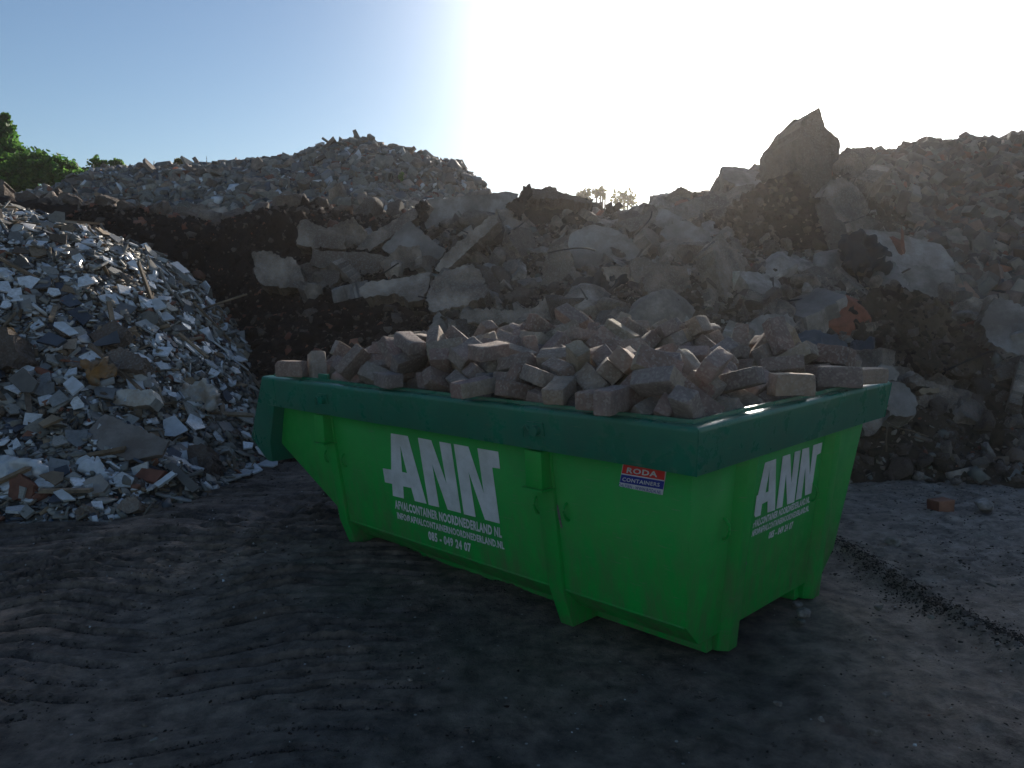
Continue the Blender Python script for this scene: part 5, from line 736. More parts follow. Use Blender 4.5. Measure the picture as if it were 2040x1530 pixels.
# --- clods on the soil and rubble on the right slope
P_ = sample(TB, 30000, -6.5, 1.4, 7.2, 14, .0); n = len(P_); nr = TB.nrm(P_[:, 0], P_[:, 1])
size = np.clip(rng.lognormal(-2.9, .55, n), .02, .3); beh = P_[:, 1] > 12.5; size = np.where(beh, size*1.6, size)
which = rng.integers(24, 40, n); mi = np.where(beh, rng.choice([1, 1, 2, 3], n), rng.choice([0]*16+[1, 1, 1, 3], n)); mi = np.where((P_[:, 0] > -.6) & ~beh, rng.choice([0, 0, 1, 1, 2], n), mi)
me = scatter_mesh('soil_clods', T_all, which, [m_soil, m_concd, m_conc, m_terra], mi, P_, pose(n, nr, np.full(n, .8)), np.column_stack([size]*3))
tag(link('soil_clods', me), 'dark crumbly clods of soil lying all over the bank behind the skip', 'soil', kind='stuff')
def ppile(P_): px, py = project(P_); return poly_in(px, py, [(1745, 150), (2500, 150), (2500, 640), (1900, 610), (1850, 500), (1800, 420), (1750, 400)])
P_ = sample(TB, 46000, -1.0, 10.5, 6.3, 13.6, .0, lambda P_: ~ppile(P_)); n = len(P_); nr = TB.nrm(P_[:, 0], P_[:, 1])
size = np.clip(rng.lognormal(-3.0, .6, n), .02, .25)
u = rng.random(n); which = np.where(u < .12, rng.integers(0, 24, n), np.where(u < .97, rng.integers(24, 40, n), rng.integers(40, 44, n))); size = np.where(which >= 40, rng.uniform(.1, .45, n), size)
mi = rng.choice(6, n, p=[.34, .34, .18, .09, .02, .03])
me = scatter_mesh('slope_rubble', T_all, which, [m_earth, m_concd, m_conc, m_plaster, m_terra, m_wood], mi, P_, pose(n, nr, np.full(n, .7)), np.column_stack([size]*3))
tag(link('slope_rubble', me), 'small brown and grey rubble covering the slope on the right', 'rubble', kind='stuff')
# crumbs of mud pressed up by the tracks
n = 26000; x = rng.uniform(-5, 6, n); y = 2.3+6.0*rng.random(n)**1.25; q_ = np.column_stack([x, y, np.zeros(n)]); k = fbm(q_*1.4, 3, 37) > rng.uniform(-.6, .6, n); x, y = x[k], y[k]; n = len(x)
size = np.clip(rng.lognormal(-4.4, .5, n), .006, .035); P_ = np.column_stack([x, y, gh(x, y)])
me = scatter_mesh('mud_crumbs', T_all, rng.integers(24, 40, n), [m_crumb], np.zeros(n, int), P_, pose(n, np.tile([0, 0, 1.], (n, 1)), np.full(n, .3)), np.column_stack([size, size, size*.6]))
tag(link('mud_crumbs', me), 'dark crumbs of mud scattered over the yard', 'mud crumbs', kind='stuff')
# crumbs lying in the tread grooves and along the crumbled berm
n = 260000; x = rng.uniform(-5, .6, n); y = rng.uniform(2.3, 7.6, n); q_ = np.column_stack([x, y, np.zeros(n)]); lug, wgt = tread(q_)
k = (np.abs(lug-.5) < .16*rng.random(n)**1.5+.01) & (wgt > .1+.5*rng.random(n)); q1 = q_[k]
p0 = ground(1640, 1080)[:2]; p1 = ground(2040, 1300)[:2]; d_ = (p1-p0)/np.linalg.norm(p1-p0); n_ = np.array([-d_[1], d_[0]])
t_ = rng.uniform(-.4, 3.2, 6500); o_ = rng.normal(0, .045, 6500)*(.5+rng.random(6500))+.05*fbm(np.column_stack([t_*2, t_*0, t_*0]), 2, 9)+.03*np.sin(t_*5); q2 = np.column_stack([p0+d_*t_[:, None]+n_*o_[:, None], 0*o_])
P_ = np.vstack([q1, q2]); P_[:, 2] = gh(P_[:, 0], P_[:, 1])+.002; n = len(P_); size = np.clip(rng.lognormal(-4.65, .45, n), .005, .026)
me = scatter_mesh('track_crumbs', T_all, rng.integers(24, 40, n), [m_crumbd, m_crumb], rng.choice(2, n, p=[.5, .5]), P_, pose(n, np.tile([0, 0, 1.], (n, 1)), np.full(n, .4)), np.column_stack([size, size, size*.7]))
tag(link('track_crumbs', me), 'dark crumbled mud lying in the tread marks and along the berm', 'mud crumbs', kind='stuff')
# grit on the ground
n = 5200; x = rng.uniform(-5, 6, n); y = 2.3+5.5*rng.random(n)**1.3; size = np.clip(rng.lognormal(-4.9, .5, n), .004, .03)
P_ = np.column_stack([x, y, gh(x, y)]); which = rng.integers(24, 40, n)
me = scatter_mesh('gravel', T_all, which, [m_conc, m_tile, m_terra, m_concd, m_soil], rng.choice(5, n, p=[.16, .05, .04, .25, .5]), P_, pose(n, np.tile([0, 0, 1.], (n, 1)), np.full(n, .3)), np.column_stack([size, size, size*.7]))
tag(link('gravel', me), 'fine pale grit and small clods trodden into the mud', 'grit', kind='stuff')
from mathutils.geometry import delaunay_2d_cdt
TRACED = []
# ---------------------------------------------------------------- big pieces traced to their outlines
def crisp(name, label, cat, group, pts, c, n, thick, m, rough, ext):
    """slab with a jagged fractured rim, a nearly flat face and rough broken sides"""
    sd = int(abs(c[0]*977+c[2]*613+c[1]*71)) % 9973; r = np.random.default_rng(sd)
    e1 = np.cross([0, 0, 1.], n); e1 = np.array([1., 0, 0]) if np.linalg.norm(e1) < .1 else e1/np.linalg.norm(e1); e2 = np.cross(n, e1)
    P2 = np.column_stack([pts@e1, pts@e2]); h_ = max(.025, min(ext/26, .09)); jag = min(.011, rough*.25+ext*.003); cv = .004 if name == 'rock_spire' else min(.03, ext*.014)
    if ((np.roll(P2[:, 0], -1)-P2[:, 0])*(np.roll(P2[:, 1], -1)+P2[:, 1])).sum() > 0: P2 = P2[::-1]   # counter-clockwise
    out = []
    for a, b in zip(P2, np.roll(P2, -1, 0)):
        L_ = np.linalg.norm(b-a); k = max(1, int(L_/h_)); d = (b-a)/max(L_, 1e-6); nn = np.array([d[1], -d[0]])
        kn = max(2, int(L_/.4)+1); kx = np.linspace(0, 1, kn+1)+np.concatenate([[0], r.uniform(-.3, .3, kn-1)/kn, [0]]); ky = np.concatenate([[0], r.normal(0, cv*.5, kn-1), [0]])
        for i in range(k):
            t_ = i/k; q = a+(b-a)*t_; out.append(q+nn*jag*float(r.normal())+nn*np.interp(t_, kx, ky))
    B = np.array(out); nb = len(B); lo, hi = B.min(0), B.max(0)
    g = np.stack(np.meshgrid(np.arange(lo[0], hi[0], h_*1.15), np.arange(lo[1], hi[1], h_*1.15)), -1).reshape(-1, 2); g = g+r.uniform(-.3, .3, g.shape)*h_
    g = g[poly_in(g[:, 0], g[:, 1], [tuple(q) for q in B])]
    if len(g): g = g[np.array([np.min(((B-q)**2).sum(1)) > (h_*.55)**2 for q in g])]
    allp = np.vstack([B, g]) if len(g) else B
    res = delaunay_2d_cdt([Vector(q) for q in allp], [(i, (i+1) % nb) for i in range(nb)], [], 1, 1e-6)
    vo, fo = res[0], [tuple(f) for f in res[2]]; org = res[3]; W2 = np.array([tuple(v) for v in vo]); isb = {}
    for i, o_ in enumerate(org):
        for q in o_:
            if q < nb: isb[q] = i
    P3 = W2[:, :1]*e1+W2[:, 1:]*e2; q3 = P3+c
    dz = fbm(q3*1.7, 2, sd)*rough*.9+fbm(q3*8, 3, sd+1)*rough*.28-np.maximum(0, fbm(q3*3.4, 2, sd+3)-.42)*rough*1.6
    tilt = r.normal(0, .012, 2); dz = dz+W2@tilt
    V = list(P3+n*dz[:, None]); Fc = [f if ((W2[f[1]]-W2[f[0]])[0]*(W2[f[2]]-W2[f[0]])[1]-(W2[f[1]]-W2[f[0]])[1]*(W2[f[2]]-W2[f[0]])[0]) > 0 else f[::-1] for f in fo]
    ring = [isb.get(i, isb.get((i+1) % nb, 0)) for i in range(nb)]; rz = dz[np.array(ring)]; ctr = B.mean(0); levels = max(2, min(6, int(thick/.05)+1))
    taper = r.uniform(-.12, .05); sidep = r.uniform(-.8, .8, 8)
    if name == 'rock_spire': taper = -.12
    for lv in range(1, levels+1):
        f_ = lv/levels; base = len(V); cur = []
        for i in range(nb):
            q = B[i]; d = q-ctr; d = d/max(np.linalg.norm(d), 1e-6)
            off = (r.normal()*.3+sidep[(i*7)//nb]*math.sin(f_*math.pi*.8))*rough*.55
            q = q+d*off+(q-ctr)*taper*f_; V.append(q[0]*e1+q[1]*e2-n*(thick*f_)+n*rz[i]*(1-f_)); cur.append(base+i)
        for i in range(nb):
            a, b = ring[i], ring[(i+1) % nb]; a2, b2 = cur[i], cur[(i+1) % nb]
            if a != b: Fc += [(b, a, a2), (b, a2, b2)] if (i+lv) % 2 else [(b, a, b2), (a, a2, b2)]
        ring = cur
    Fc.append(tuple(ring[::-1]))
    me = mesh(name, V, Fc, m); me.validate(); bm = bmesh.new(); bm.from_mesh(me); bmesh.ops.recalc_face_normals(bm, faces=bm.faces); bm.to_mesh(me); bm.free()
    me.polygons.foreach_set('use_smooth', [True]*len(me.polygons)); me.set_sharp_from_angle(angle=rad(22))
    o = link(name, me); o.location = c
    return tag(o, label, cat, group, 'thing')
def slab(name, label, cat, poly, m, nrm=(0, -1, .35), thick=.2, Y=None, T=None, dy=.12, rough=.018, vox=None, group=None, fold=0, back=0.0, grow=1.0, bev=True):
    poly = [tuple(map(float, p)) for p in poly]; TRACED.append(poly); cx = sum(p[0] for p in poly)/len(poly); cy = sum(p[1] for p in poly)/len(poly)
    if Y is None:
        yy = []
        for p in [(cx, cy)]+[((p[0]+cx)/2, (p[1]+cy)/2) for p in poly]:
            h_ = T.hit(*p)
            if h_: yy.append(h_)
        Y = (sorted(yy)[len(yy)//2] if yy else 12)-dy
    n = np.array(nrm, float); n /= np.linalg.norm(n); c = atY(cx, cy, Y); pts = []
    for p in poly:
        r = ray(*p); pts.append(CAM+r*(((c-CAM)@n)/(r@n)))
    pts = np.array(pts); nv = len(pts); ext = np.ptp(pts, axis=0).max()
    if not fold: return crisp(name, label, cat, group, pts-c, c, n, thick, m, rough, ext)
    V = np.vstack([pts-c, (pts-c)*(1-back)-n*thick])
    me = mesh('tmp', V, [tuple(range(nv)), tuple(range(nv, 2*nv))[::-1]]+[(i, (i+1) % nv, nv+(i+1) % nv, nv+i) for i in range(nv)])
    bm = bmesh.new(); bm.from_mesh(me); bmesh.ops.recalc_face_normals(bm, faces=bm.faces); bmesh.ops.triangulate(bm, faces=bm.faces); bm.to_mesh(me); bm.free()
    o = bpy.data.objects.new('tmp', me); COL.objects.link(o)
    md = o.modifiers.new('r', 'REMESH'); md.mode = 'VOXEL'; md.voxel_size = vox or max(.014, min(ext/60, thick/3.2))
    bpy.context.view_layer.update()
    me2 = bpy.data.meshes.new_from_object(o.evaluated_get(bpy.context.evaluated_depsgraph_get())); bpy.data.objects.remove(o); bpy.data.meshes.remove(me)
    k = len(me2.vertices); co = np.zeros(k*3); me2.vertices.foreach_get('co', co); co = co.reshape(-1, 3)
    no = np.zeros(k*3); me2.vertices.foreach_get('normal', no); no = no.reshape(-1, 3)
    sd = (round(cx)*31+round(cy)*17) % 9999
    rr2 = np.random.default_rng(sd+1)
    d = fbm((co+c)*2.6, 3, sd)*rough*1.3+fbm((co+c)*9, 3, sd+1)*rough*.55
    for _ in range(7):                                         # chip planar facets off the rim
        a_ = rr2.normal(size=3); a_ -= n*(a_@n)*.55; a_ /= np.linalg.norm(a_); s_ = co@a_; lim = s_.max()-ext*rr2.uniform(.01, .05)-rough*.4; ov = np.maximum(0, s_-lim); co = co-a_*ov[:, None]*.95
    side = 1-np.clip(np.abs(no@n), 0, 1)                      # broken edges are rougher than faces
    d = d*(.25+1.3*side)-np.maximum(0, fbm((co+c)*5, 2, sd+4)-.35)*rough*2.0*side
    if fold:
        d = d*.3+np.where(no@n > 0, 1, -.8)*fold*(1-2.2*np.abs(fbm((co+c)*np.array([4.5, 2.5, 2.2])+fbm(co*2, 2, sd+8)[:, None]*.8, 3, sd+6)))*1.1
    co = co+no*d[:, None]
    me2.vertices.foreach_set('co', co.ravel()); me2.name = name; me2.materials.clear(); me2.materials.append(m)
    me2.polygons.foreach_set('use_smooth', [True]*len(me2.polygons)); me2.update(); me2.set_sharp_from_angle(angle=rad(30 if not fold else 60))
    o = link(name, me2); o.location = c
    return tag(o, label, cat, group)
def Z4(l): return [(x/3, 200+y/3) for x, y in l]
def Z5(l): return [(560+x/3, 240+y/3) for x, y in l]
def Z6(l): return [(1200+x*.41176, 200+y*.41176) for x, y in l]
def Z7(l): return [(x*.3137, 560+y*.3137) for x, y in l]
def Z9(l): return [(1740+x*.2876, 560+y*.2876) for x, y in l]
CS, CB, G_ = 'concrete_slab', 'concrete_block', 'broken concrete in the pile behind the skip'
# centre
slab(CS, 'long pale vertical slab wall at the top centre of the pile', 'slab', Z5([(868, 478), (1000, 462), (1200, 446), (1340, 428), (1420, 438), (1400, 560), (1180, 745), (980, 775), (870, 640)]), m_concs, (.05, -1, .12), .32, Y=11.9)
slab(CS, 'thin plank-like slab leaning up to the right with black tar on its tip', 'slab', Z5([(440, 775), (520, 690), (860, 478), (880, 500), (840, 560), (560, 760), (500, 800)]), m_conc, (-.3, -1, .5), .16, Y=11.3)
slab('tar_lump', 'ragged black tar lump on the tip of the leaning plank-like slab', 'tar', Z5([(805, 500), (870, 480), (882, 520), (860, 580), (858, 665), (835, 640), (820, 570)]), m_tar, (0, -1, .1), .12, Y=11.1, rough=.04)
slab(CS, 'grey triangular slab face under the leaning plank-like slab', 'slab', Z5([(598, 765), (680, 680), (770, 600), (860, 680), (985, 775), (905, 872), (745, 868)]), m_concs, (-.15, -1, .55), .2, Y=11.0)
slab(CS, 'narrow slab edge leaning steeply up to the right, in the middle of the pile', 'slab', Z5([(915, 885), (960, 820), (1240, 575), (1290, 565), (1292, 610), (1010, 885), (930, 905)]), m_conc, (-.4, -1, .35), .22, Y=10.5, rough=.025)
slab(CS, 'brown slab leaning behind the narrow steep slab edge', 'slab', Z5([(1040, 868), (1250, 640), (1300, 610), (1290, 690), (1100, 860)]), m_concd, (-.4, -1, .3), .2, Y=10.8)
slab(CS, 'broad brown-stained slab leaning right of the narrow steep slab edge', 'slab', Z5([(1150, 840), (1290, 650), (1350, 585), (1440, 600), (1455, 630), (1300, 862), (1190, 865)]), m_conc, (-.5, -1, .4), .25, Y=11.0)
slab('tarred_wall', 'dark tar-covered wall piece standing at the top of the pile right of the pale slab', 'wall piece', Z5([(1430, 415), (1500, 425), (1600, 440), (1860, 478), (1845, 640), (1720, 690), (1600, 720), (1440, 700), (1405, 560)]), m_tar, (.05, -1, .15), .5, Y=11.6, rough=.04)
slab(CS, 'dusty top edge of slab lying on the dark tarred wall piece', 'slab', Z5([(1430, 440), (1470, 405), (1620, 420), (1740, 445), (1862, 475), (1850, 500), (1700, 470), (1530, 470), (1450, 470)]), m_concd, (.05, -1, .6), .3, Y=11.45, rough=.03)
slab('boulder', 'round dark boulder on top of the tarred wall piece', 'boulder', Z5([(1568, 402), (1600, 390), (1645, 400), (1652, 430), (1610, 438), (1570, 425)]), m_concd, thick=.25, Y=11.6)
slab('tar_lump', 'ragged black tar rags hanging beside the round boulder against the sky', 'tar', Z5([(1345, 510), (1385, 480), (1440, 455), (1455, 395), (1490, 390), (1500, 420), (1470, 480), (1440, 560), (1420, 600), (1385, 540)]), m_tar, (0, -1, .1), .15, Y=11.3, rough=.05)
slab(CS, 'large smooth pale slab with pointed top right of centre', 'slab', Z5([(1718, 700), (1760, 655), (1855, 622), (1960, 640), (2060, 690), (2170, 800), (2150, 850), (2010, 880), (1900, 940), (1800, 900), (1740, 860), (1720, 780)]), m_concs, (-.1, -1, .5), .28, Y=9.9)
slab(CB, 'rough pale block left of the large smooth pointed slab', 'block', Z5([(1572, 860), (1575, 800), (1640, 745), (1720, 755), (1745, 870), (1800, 930), (1760, 1010), (1680, 1060), (1570, 1050), (1555, 940)]), m_conc, (-.2, -1, .3), .35, Y=9.6, rough=.045)
slab(CS, 'long horizontal slab on the left of the pile with dark hollow beneath', 'slab', Z5([(188, 768), (400, 785), (600, 800), (700, 835), (725, 880), (690, 945), (480, 915), (180, 870)]), m_conc, (.1, -1, .25), .3, Y=10.8)
slab(CB, 'square brown block on the left end of the pile above the horizontal slab', 'block', Z5([(105, 600), (150, 590), (260, 640), (388, 690), (388, 770), (190, 762), (90, 740)]), m_conc, (.15, -1, .3), .45, Y=11.0, rough=.03)
slab('soil_pillar', 'pair of dark soil peaks standing above the left end of the pile', 'soil', Z4([(1640, 660), (1690, 650), (1705, 700), (1740, 740), (1745, 680), (1790, 648), (1815, 680), (1790, 740), (1820, 900), (1700, 930), (1560, 900), (1590, 760)]), m_soil, (0, -1, .15), .5, Y=11.5, rough=.06)
slab(CB, 'brown block speckled white at the foot of the dark soil peaks', 'block', Z4([(1508, 905), (1600, 900), (1690, 940), (1740, 930), (1800, 1010), (1825, 1120), (1700, 1125), (1560, 1100), (1525, 1050)]), m_conc, (.1, -1, .3), .45, Y=10.5, rough=.03)
slab(CS, 'arched slab fragment over a red-brown hollow in the lower left of the pile', 'slab', Z5([(455, 1010), (520, 960), (700, 940), (900, 905), (880, 1000), (850, 1070), (760, 1085), (700, 1040), (620, 1045), (500, 1065)]), m_conc, (0, -1, .8), .18, Y=9.4, rough=.03)
slab(CB, 'big angular block with a chalky rim low in the middle of the pile', 'block', Z5([(868, 1075), (900, 960), (980, 900), (1140, 860), (1190, 900), (1235, 985), (1225, 1045), (1060, 1105), (900, 1150)]), m_conc, (-.1, -1, .75), .4, Y=9.1, rough=.04)
slab(CS, 'smooth sloping slab right of the big angular block', 'slab', Z5([(1150, 850), (1240, 868), (1300, 960), (1372, 1110), (1280, 1125), (1130, 1125), (1225, 1045), (1240, 980)]), m_concd, (.3, -1, .5), .25, Y=9.5)
slab(CS, 'flat slab lying just behind the brick load, white along its edge', 'slab', Z5([(1060, 1150), (1120, 1128), (1300, 1130), (1480, 1122), (1510, 1200), (1300, 1215), (1080, 1200)]), m_conc, (0, -1, .5), .25, Y=8.6, rough=.03)
slab(CB, 'wedge block with shattered white end just behind the brick load', 'block', Z5([(1490, 1130), (1600, 1052), (1680, 1050), (1740, 1062), (1705, 1155), (1640, 1190), (1500, 1195)]), m_conc, (-.2, -1, .6), .3, Y=8.6, rough=.03)
slab(CB, 'mossy grey block between the smooth sloping slab and the rough pale block', 'block', Z5([(1330, 1040), (1440, 1000), (1520, 1020), (1540, 1080), (1480, 1120), (1360, 1120)]), m_concd, (0, -1, .5), .3, Y=9.2)
slab(CB, 'small broken block above the mossy grey block', 'block', Z5([(1260, 870), (1330, 880), (1370, 940), (1360, 1010), (1300, 960)]), m_concd, (.2, -1, .4), .25, Y=9.8)
slab('tarpaulin', 'dark crumpled tarpaulin draped below the large smooth pointed slab', 'tarpaulin', Z5([(1800, 960), (1880, 940), (1960, 850), (2010, 840), (2040, 940), (2110, 1000), (2100, 1180), (1960, 1180), (1860, 1230), (1720, 1215), (1710, 1130), (1750, 1060), (1760, 1000)]), m_cloth, (0, -1, .6), .06, Y=8.9, rough=.02, fold=.07, vox=.02)
slab(CB, 'grey-green chunk peeping out right of the draped tarpaulin', 'block', Z6([(140, 770), (200, 760), (265, 790), (250, 880), (180, 900), (140, 850)]), m_conc, Y=8.9, thick=.3)
# right
slab('rock_spire', 'tall dark boulder leaning left at the very top of the pile', 'boulder', Z6([(782, 290), (793, 240), (850, 165), (905, 108), (942, 82), (966, 96), (990, 200), (1000, 300), (940, 345), (895, 340), (840, 368), (798, 372)]), m_concd, (-.1, -1, .1), .55, Y=11.1, rough=.03)
slab('rock_spire', 'pointed boulder forming the highest peak of the pile', 'boulder', Z6([(965, 95), (1000, 65), (1048, 30), (1065, 60), (1082, 125), (1130, 165), (1156, 200), (1150, 270), (1112, 330), (1100, 400), (1110, 470), (1040, 520), (985, 460), (950, 340), (940, 210)]), m_concd, (.35, -1, .1), .6, Y=10.75, rough=.03)
slab('boulder', 'squat boulder with a peaked top right of the highest peak', 'boulder', Z6([(1108, 300), (1140, 262), (1190, 234), (1240, 275), (1270, 312), (1262, 375), (1180, 400), (1112, 378)]), m_conc, (0, -1, .3), .5, Y=11.3, rough=.04)
slab('boulder', 'jagged boulder below the squat peaked boulder, next to the paver heap', 'boulder', Z6([(1265, 335), (1310, 325), (1330, 380), (1300, 440), (1270, 470), (1240, 420)]), m_conc, Y=11.3, thick=.4)
slab('earth_wall', 'great dark earth-caked slab face under the tall leaning boulder', 'slab', Z6([(600, 530), (700, 455), (830, 375), (940, 338), (1000, 420), (1050, 520), (1120, 640), (1180, 780), (1090, 835), (900, 830), (730, 830), (680, 720), (640, 620)]), m_soil, (-.05, -1, .35), .7, Y=9.7, rough=.07)
slab(CS, 'streaked pale slabs slanting down right of the dark earth-caked face', 'slab', Z6([(1105, 385), (1180, 375), (1240, 420), (1300, 520), (1250, 640), (1160, 640), (1080, 560), (1060, 480)]), m_conc, (.3, -1, .4), .35, Y=10.2, rough=.05)
slab(CS, 'narrow slab running down beside the dark earth-caked face', 'slab', Z6([(1030, 470), (1080, 470), (1170, 660), (1180, 800), (1120, 830), (1090, 700), (1040, 560)]), m_concd, (-.2, -1, .4), .3, Y=9.6, rough=.04)
slab(CS, 'long low slab along the skyline left of the dark earth-caked face', 'slab', Z6([(70, 600), (180, 560), (320, 525), (500, 455), (640, 420), (740, 412), (690, 470), (600, 520), (440, 575), (260, 600), (130, 640)]), m_conc, (0, -1, 1.0), .3, Y=10.9, rough=.04)
slab('boulder', 'rounded pale boulder under the long low skyline slab', 'boulder', Z6([(278, 640), (350, 583), (420, 590), (525, 640), (532, 700), (440, 735), (330, 712)]), m_concs, (-.1, -1, .6), .35, Y=9.9, rough=.035)
slab('boulder', 'broad flat boulder low under the rounded pale boulder', 'boulder', Z6([(262, 850), (300, 815), (400, 788), (580, 798), (588, 850), (520, 900), (430, 940), (290, 905)]), m_conc, (0, -1, .8), .35, Y=8.8, rough=.035)
slab(CB, 'chunk with a pale corner left of the broad flat boulder', 'block', Z6([(150, 820), (220, 815), (262, 840), (262, 900), (190, 900), (160, 870)]), m_conc, Y=8.9, thick=.25)
slab(CS, 'tilted slab left of the rounded pale boulder', 'slab', Z6([(140, 690), (210, 650), (262, 690), (250, 740), (180, 760)]), m_conc, Y=10.2, thick=.2)
slab(CB, 'tilted block right of the rounded pale boulder', 'block', Z6([(545, 650), (600, 635), (640, 690), (625, 760), (560, 770), (510, 740)]), m_conc, Y=9.6, thick=.3)
slab(CS, 'upright sliver of slab beside the dark earth-caked face', 'slab', Z6([(630, 715), (665, 720), (700, 790), (690, 820), (650, 800)]), m_conc, Y=9.3, thick=.15)
slab(CB, 'twin-topped grey block at the foot of the dark earth-caked face', 'block', Z6([(822, 830), (862, 815), (868, 850), (905, 810), (960, 850), (990, 920), (880, 930), (818, 900)]), m_conc, Y=8.6, thick=.3)
slab(CS, 'huge smooth slab lying on the slope below the paver heap', 'slab', Z6([(1262, 620), (1440, 640), (1640, 695), (1700, 770), (1718, 880), (1705, 950), (1580, 925), (1470, 880), (1385, 850), (1330, 760)]), m_concs, (.1, -1, .75), .3, Y=9.1, rough=.015)
slab('plastic_sheet', 'black crumpled plastic on the left edge of the huge smooth slab', 'plastic sheet', Z6([(1165, 650), (1270, 632), (1310, 660), (1312, 710), (1390, 710), (1385, 745), (1320, 750), (1400, 800), (1390, 835), (1300, 800), (1200, 820), (1160, 740)]), m_cloth, (0, -1, .5), .05, Y=8.75, rough=.02, fold=.06, vox=.02)
slab('plastic_sheet', 'slate-blue crumpled plastic just behind the far corner of the skip', 'plastic sheet', Z6([(1205, 1150), (1300, 1160), (1320, 1230), (1350, 1290), (1260, 1290), (1215, 1230)]), m_bluegrey, (0, -1, .5), .04, Y=7.4, rough=.02, fold=.05, vox=.016)
slab('plastic_sheet', 'grey-blue torn plastic behind the bricks at the right end of the load', 'plastic sheet', Z6([(880, 1180), (970, 1120), (1060, 1130), (1160, 1150), (1200, 1200), (1080, 1230), (940, 1210)]), m_bluegrey, (0, -1, .9), .04, Y=7.4, rough=.02, fold=.05, vox=.016)
slab('earth_mass', 'rugged brown clump of earth and roots right of the skip', 'earth clump', Z6([(1210, 1000), (1290, 930), (1400, 895), (1520, 930), (1640, 960), (1720, 1060), (1800, 1160), (1855, 1280), (1780, 1330), (1600, 1290), (1450, 1270), (1330, 1240), (1250, 1120)]), m_earth, (0, -1, .6), .7, Y=7.6, rough=.10)
slab('boulder', 'big pale boulder at the right edge of the photo below the pavers', 'boulder', Z6([(1860, 1000), (1900, 958), (1960, 955), (2050, 995), (2130, 1040), (2130, 1240), (2020, 1240), (1880, 1180), (1840, 1080)]), m_concs, (-.1, -1, .6), .6, Y=7.9, rough=.06)
slab(CB, 'pale block standing close against the far corner of the skip', 'block', Z9([(80, 700), (150, 690), (220, 710), (300, 790), (305, 870), (285, 935), (110, 930), (90, 800)]), m_concs, (-.1, -1, .5), .3, Y=6.7, rough=.03)
slab(CB, 'white rounded lump on top behind the far corner of the skip', 'block', Z9([(0, 620), (60, 575), (130, 590), (180, 640), (160, 690), (60, 690)]), m_concs, Y=6.95, thick=.3)
slab(CS, 'grey leaf-shaped slab propped at the foot of the slope', 'slab', Z9([(262, 1180), (345, 1090), (430, 1100), (510, 1140), (565, 1250), (548, 1300), (380, 1300), (300, 1240)]), m_conc, (-.1, -1, .6), .16, Y=7.05, rough=.02)
slab(CB, 'upright broken block behind the grey leaf-shaped slab', 'block', Z9([(205, 1120), (240, 1030), (300, 975), (350, 1085), (285, 1120), (250, 1180), (185, 1180)]), m_conc, Y=7.2, thick=.25, rough=.03)
slab(CB, 'dark square block in front at the foot of the slope, beside the skip', 'block', Z9([(100, 1320), (150, 1290), (270, 1305), (375, 1320), (360, 1400), (190, 1440), (100, 1410)]), m_concd, (-.1, -1, .5), .35, Y=6.85, rough=.03)
slab(CB, 'log-like pale block at the right edge at the foot of the slope', 'block', Z9([(800, 1320), (850, 1282), (1100, 1275), (1110, 1370), (880, 1385), (810, 1350)]), m_conc, (0, -1, .5), .25, Y=7.1, rough=.03)
slab(CB, 'wedge of concrete in front of the log-like block at the right edge', 'block', Z9([(905, 1425), (1010, 1350), (1060, 1370), (1090, 1440), (960, 1465)]), m_conc, (0, -1, .8), .2, Y=6.8)
slab(CB, 'rounded grey block below the big pale boulder at the right edge', 'block', Z9([(850, 610), (930, 560), (1010, 570), (1020, 610), (985, 660), (880, 690)]), m_conc, Y=7.5, thick=.3)
slab('timber_baulk', 'short pale timber end lying low on the slope right of the skip', 'timber', Z9([(318, 755), (345, 738), (455, 740), (458, 770), (330, 785)]), m_wood, Y=6.9, thick=.08)
slab(CB, 'cracked block beside the far corner of the skip, left of the timber end', 'block', Z9([(245, 660), (300, 640), (395, 700), (395, 735), (300, 730), (250, 700)]), m_conc, Y=6.95, thick=.2)
slab('kerb_piece', 'slanting flat kerb piece low on the slope to the right', 'kerb', Z9([(690, 1120), (800, 1035), (870, 1035), (760, 1140), (700, 1150)]), m_concd, Y=7.05, thick=.12)
slab(CB, 'long dark block low on the slope, upper left of the kerb piece', 'block', Z9([(590, 860), (660, 770), (780, 790), (740, 880), (660, 895)]), m_concd, Y=7.3, thick=.2)
slab(CS, 'flat slab lying among bricks at the foot of the slope beside the skip', 'slab', Z9([(-60, 1240), (0, 1215), (70, 1230), (80, 1290), (10, 1310), (-60, 1290)]), m_conc, Y=6.9, thick=.15)
slab(CS, 'slab leaning under the rim at the far corner of the skip', 'slab', Z9([(-80, 960), (60, 950), (70, 985), (10, 1060), (-60, 1080)]), m_conc, Y=6.6, thick=.2)
# behind the dark bank, left
slab(CS, 'smooth rounded slab standing on the crest of the dark soil bank', 'slab', Z4([(1160, 770), (1190, 670), (1340, 630), (1366, 660), (1325, 795), (1240, 790)]), m_concs, (0, -1, .3), .15, Y=12.6)
slab(CS, 'long low slab end right of the smooth rounded slab on the bank', 'slab', Z4([(1350, 690), (1620, 665), (1600, 740), (1500, 775), (1350, 795)]), m_conc, (0, -1, .3), .4, Y=12.8)
slab(CB, 'grey block left of the smooth rounded slab on the bank', 'block', Z4([(1010, 650), (1050, 625), (1190, 650), (1150, 760), (1050, 730)]), m_conc, Y=13.0, thick=.4)
slab(CS, 'thin slab with a bright upper edge on the crest of the bank', 'slab', Z4([(950, 680), (1000, 695), (1140, 750), (1130, 782), (1000, 735), (945, 705)]), m_concs, Y=12.5, thick=.1)
slab('timber_beam', 'sloping timber beam behind the left part of the dark bank', 'timber', Z4([(560, 560), (590, 552), (790, 660), (750, 672), (640, 620)]), m_wood, Y=13.2, thick=.12)
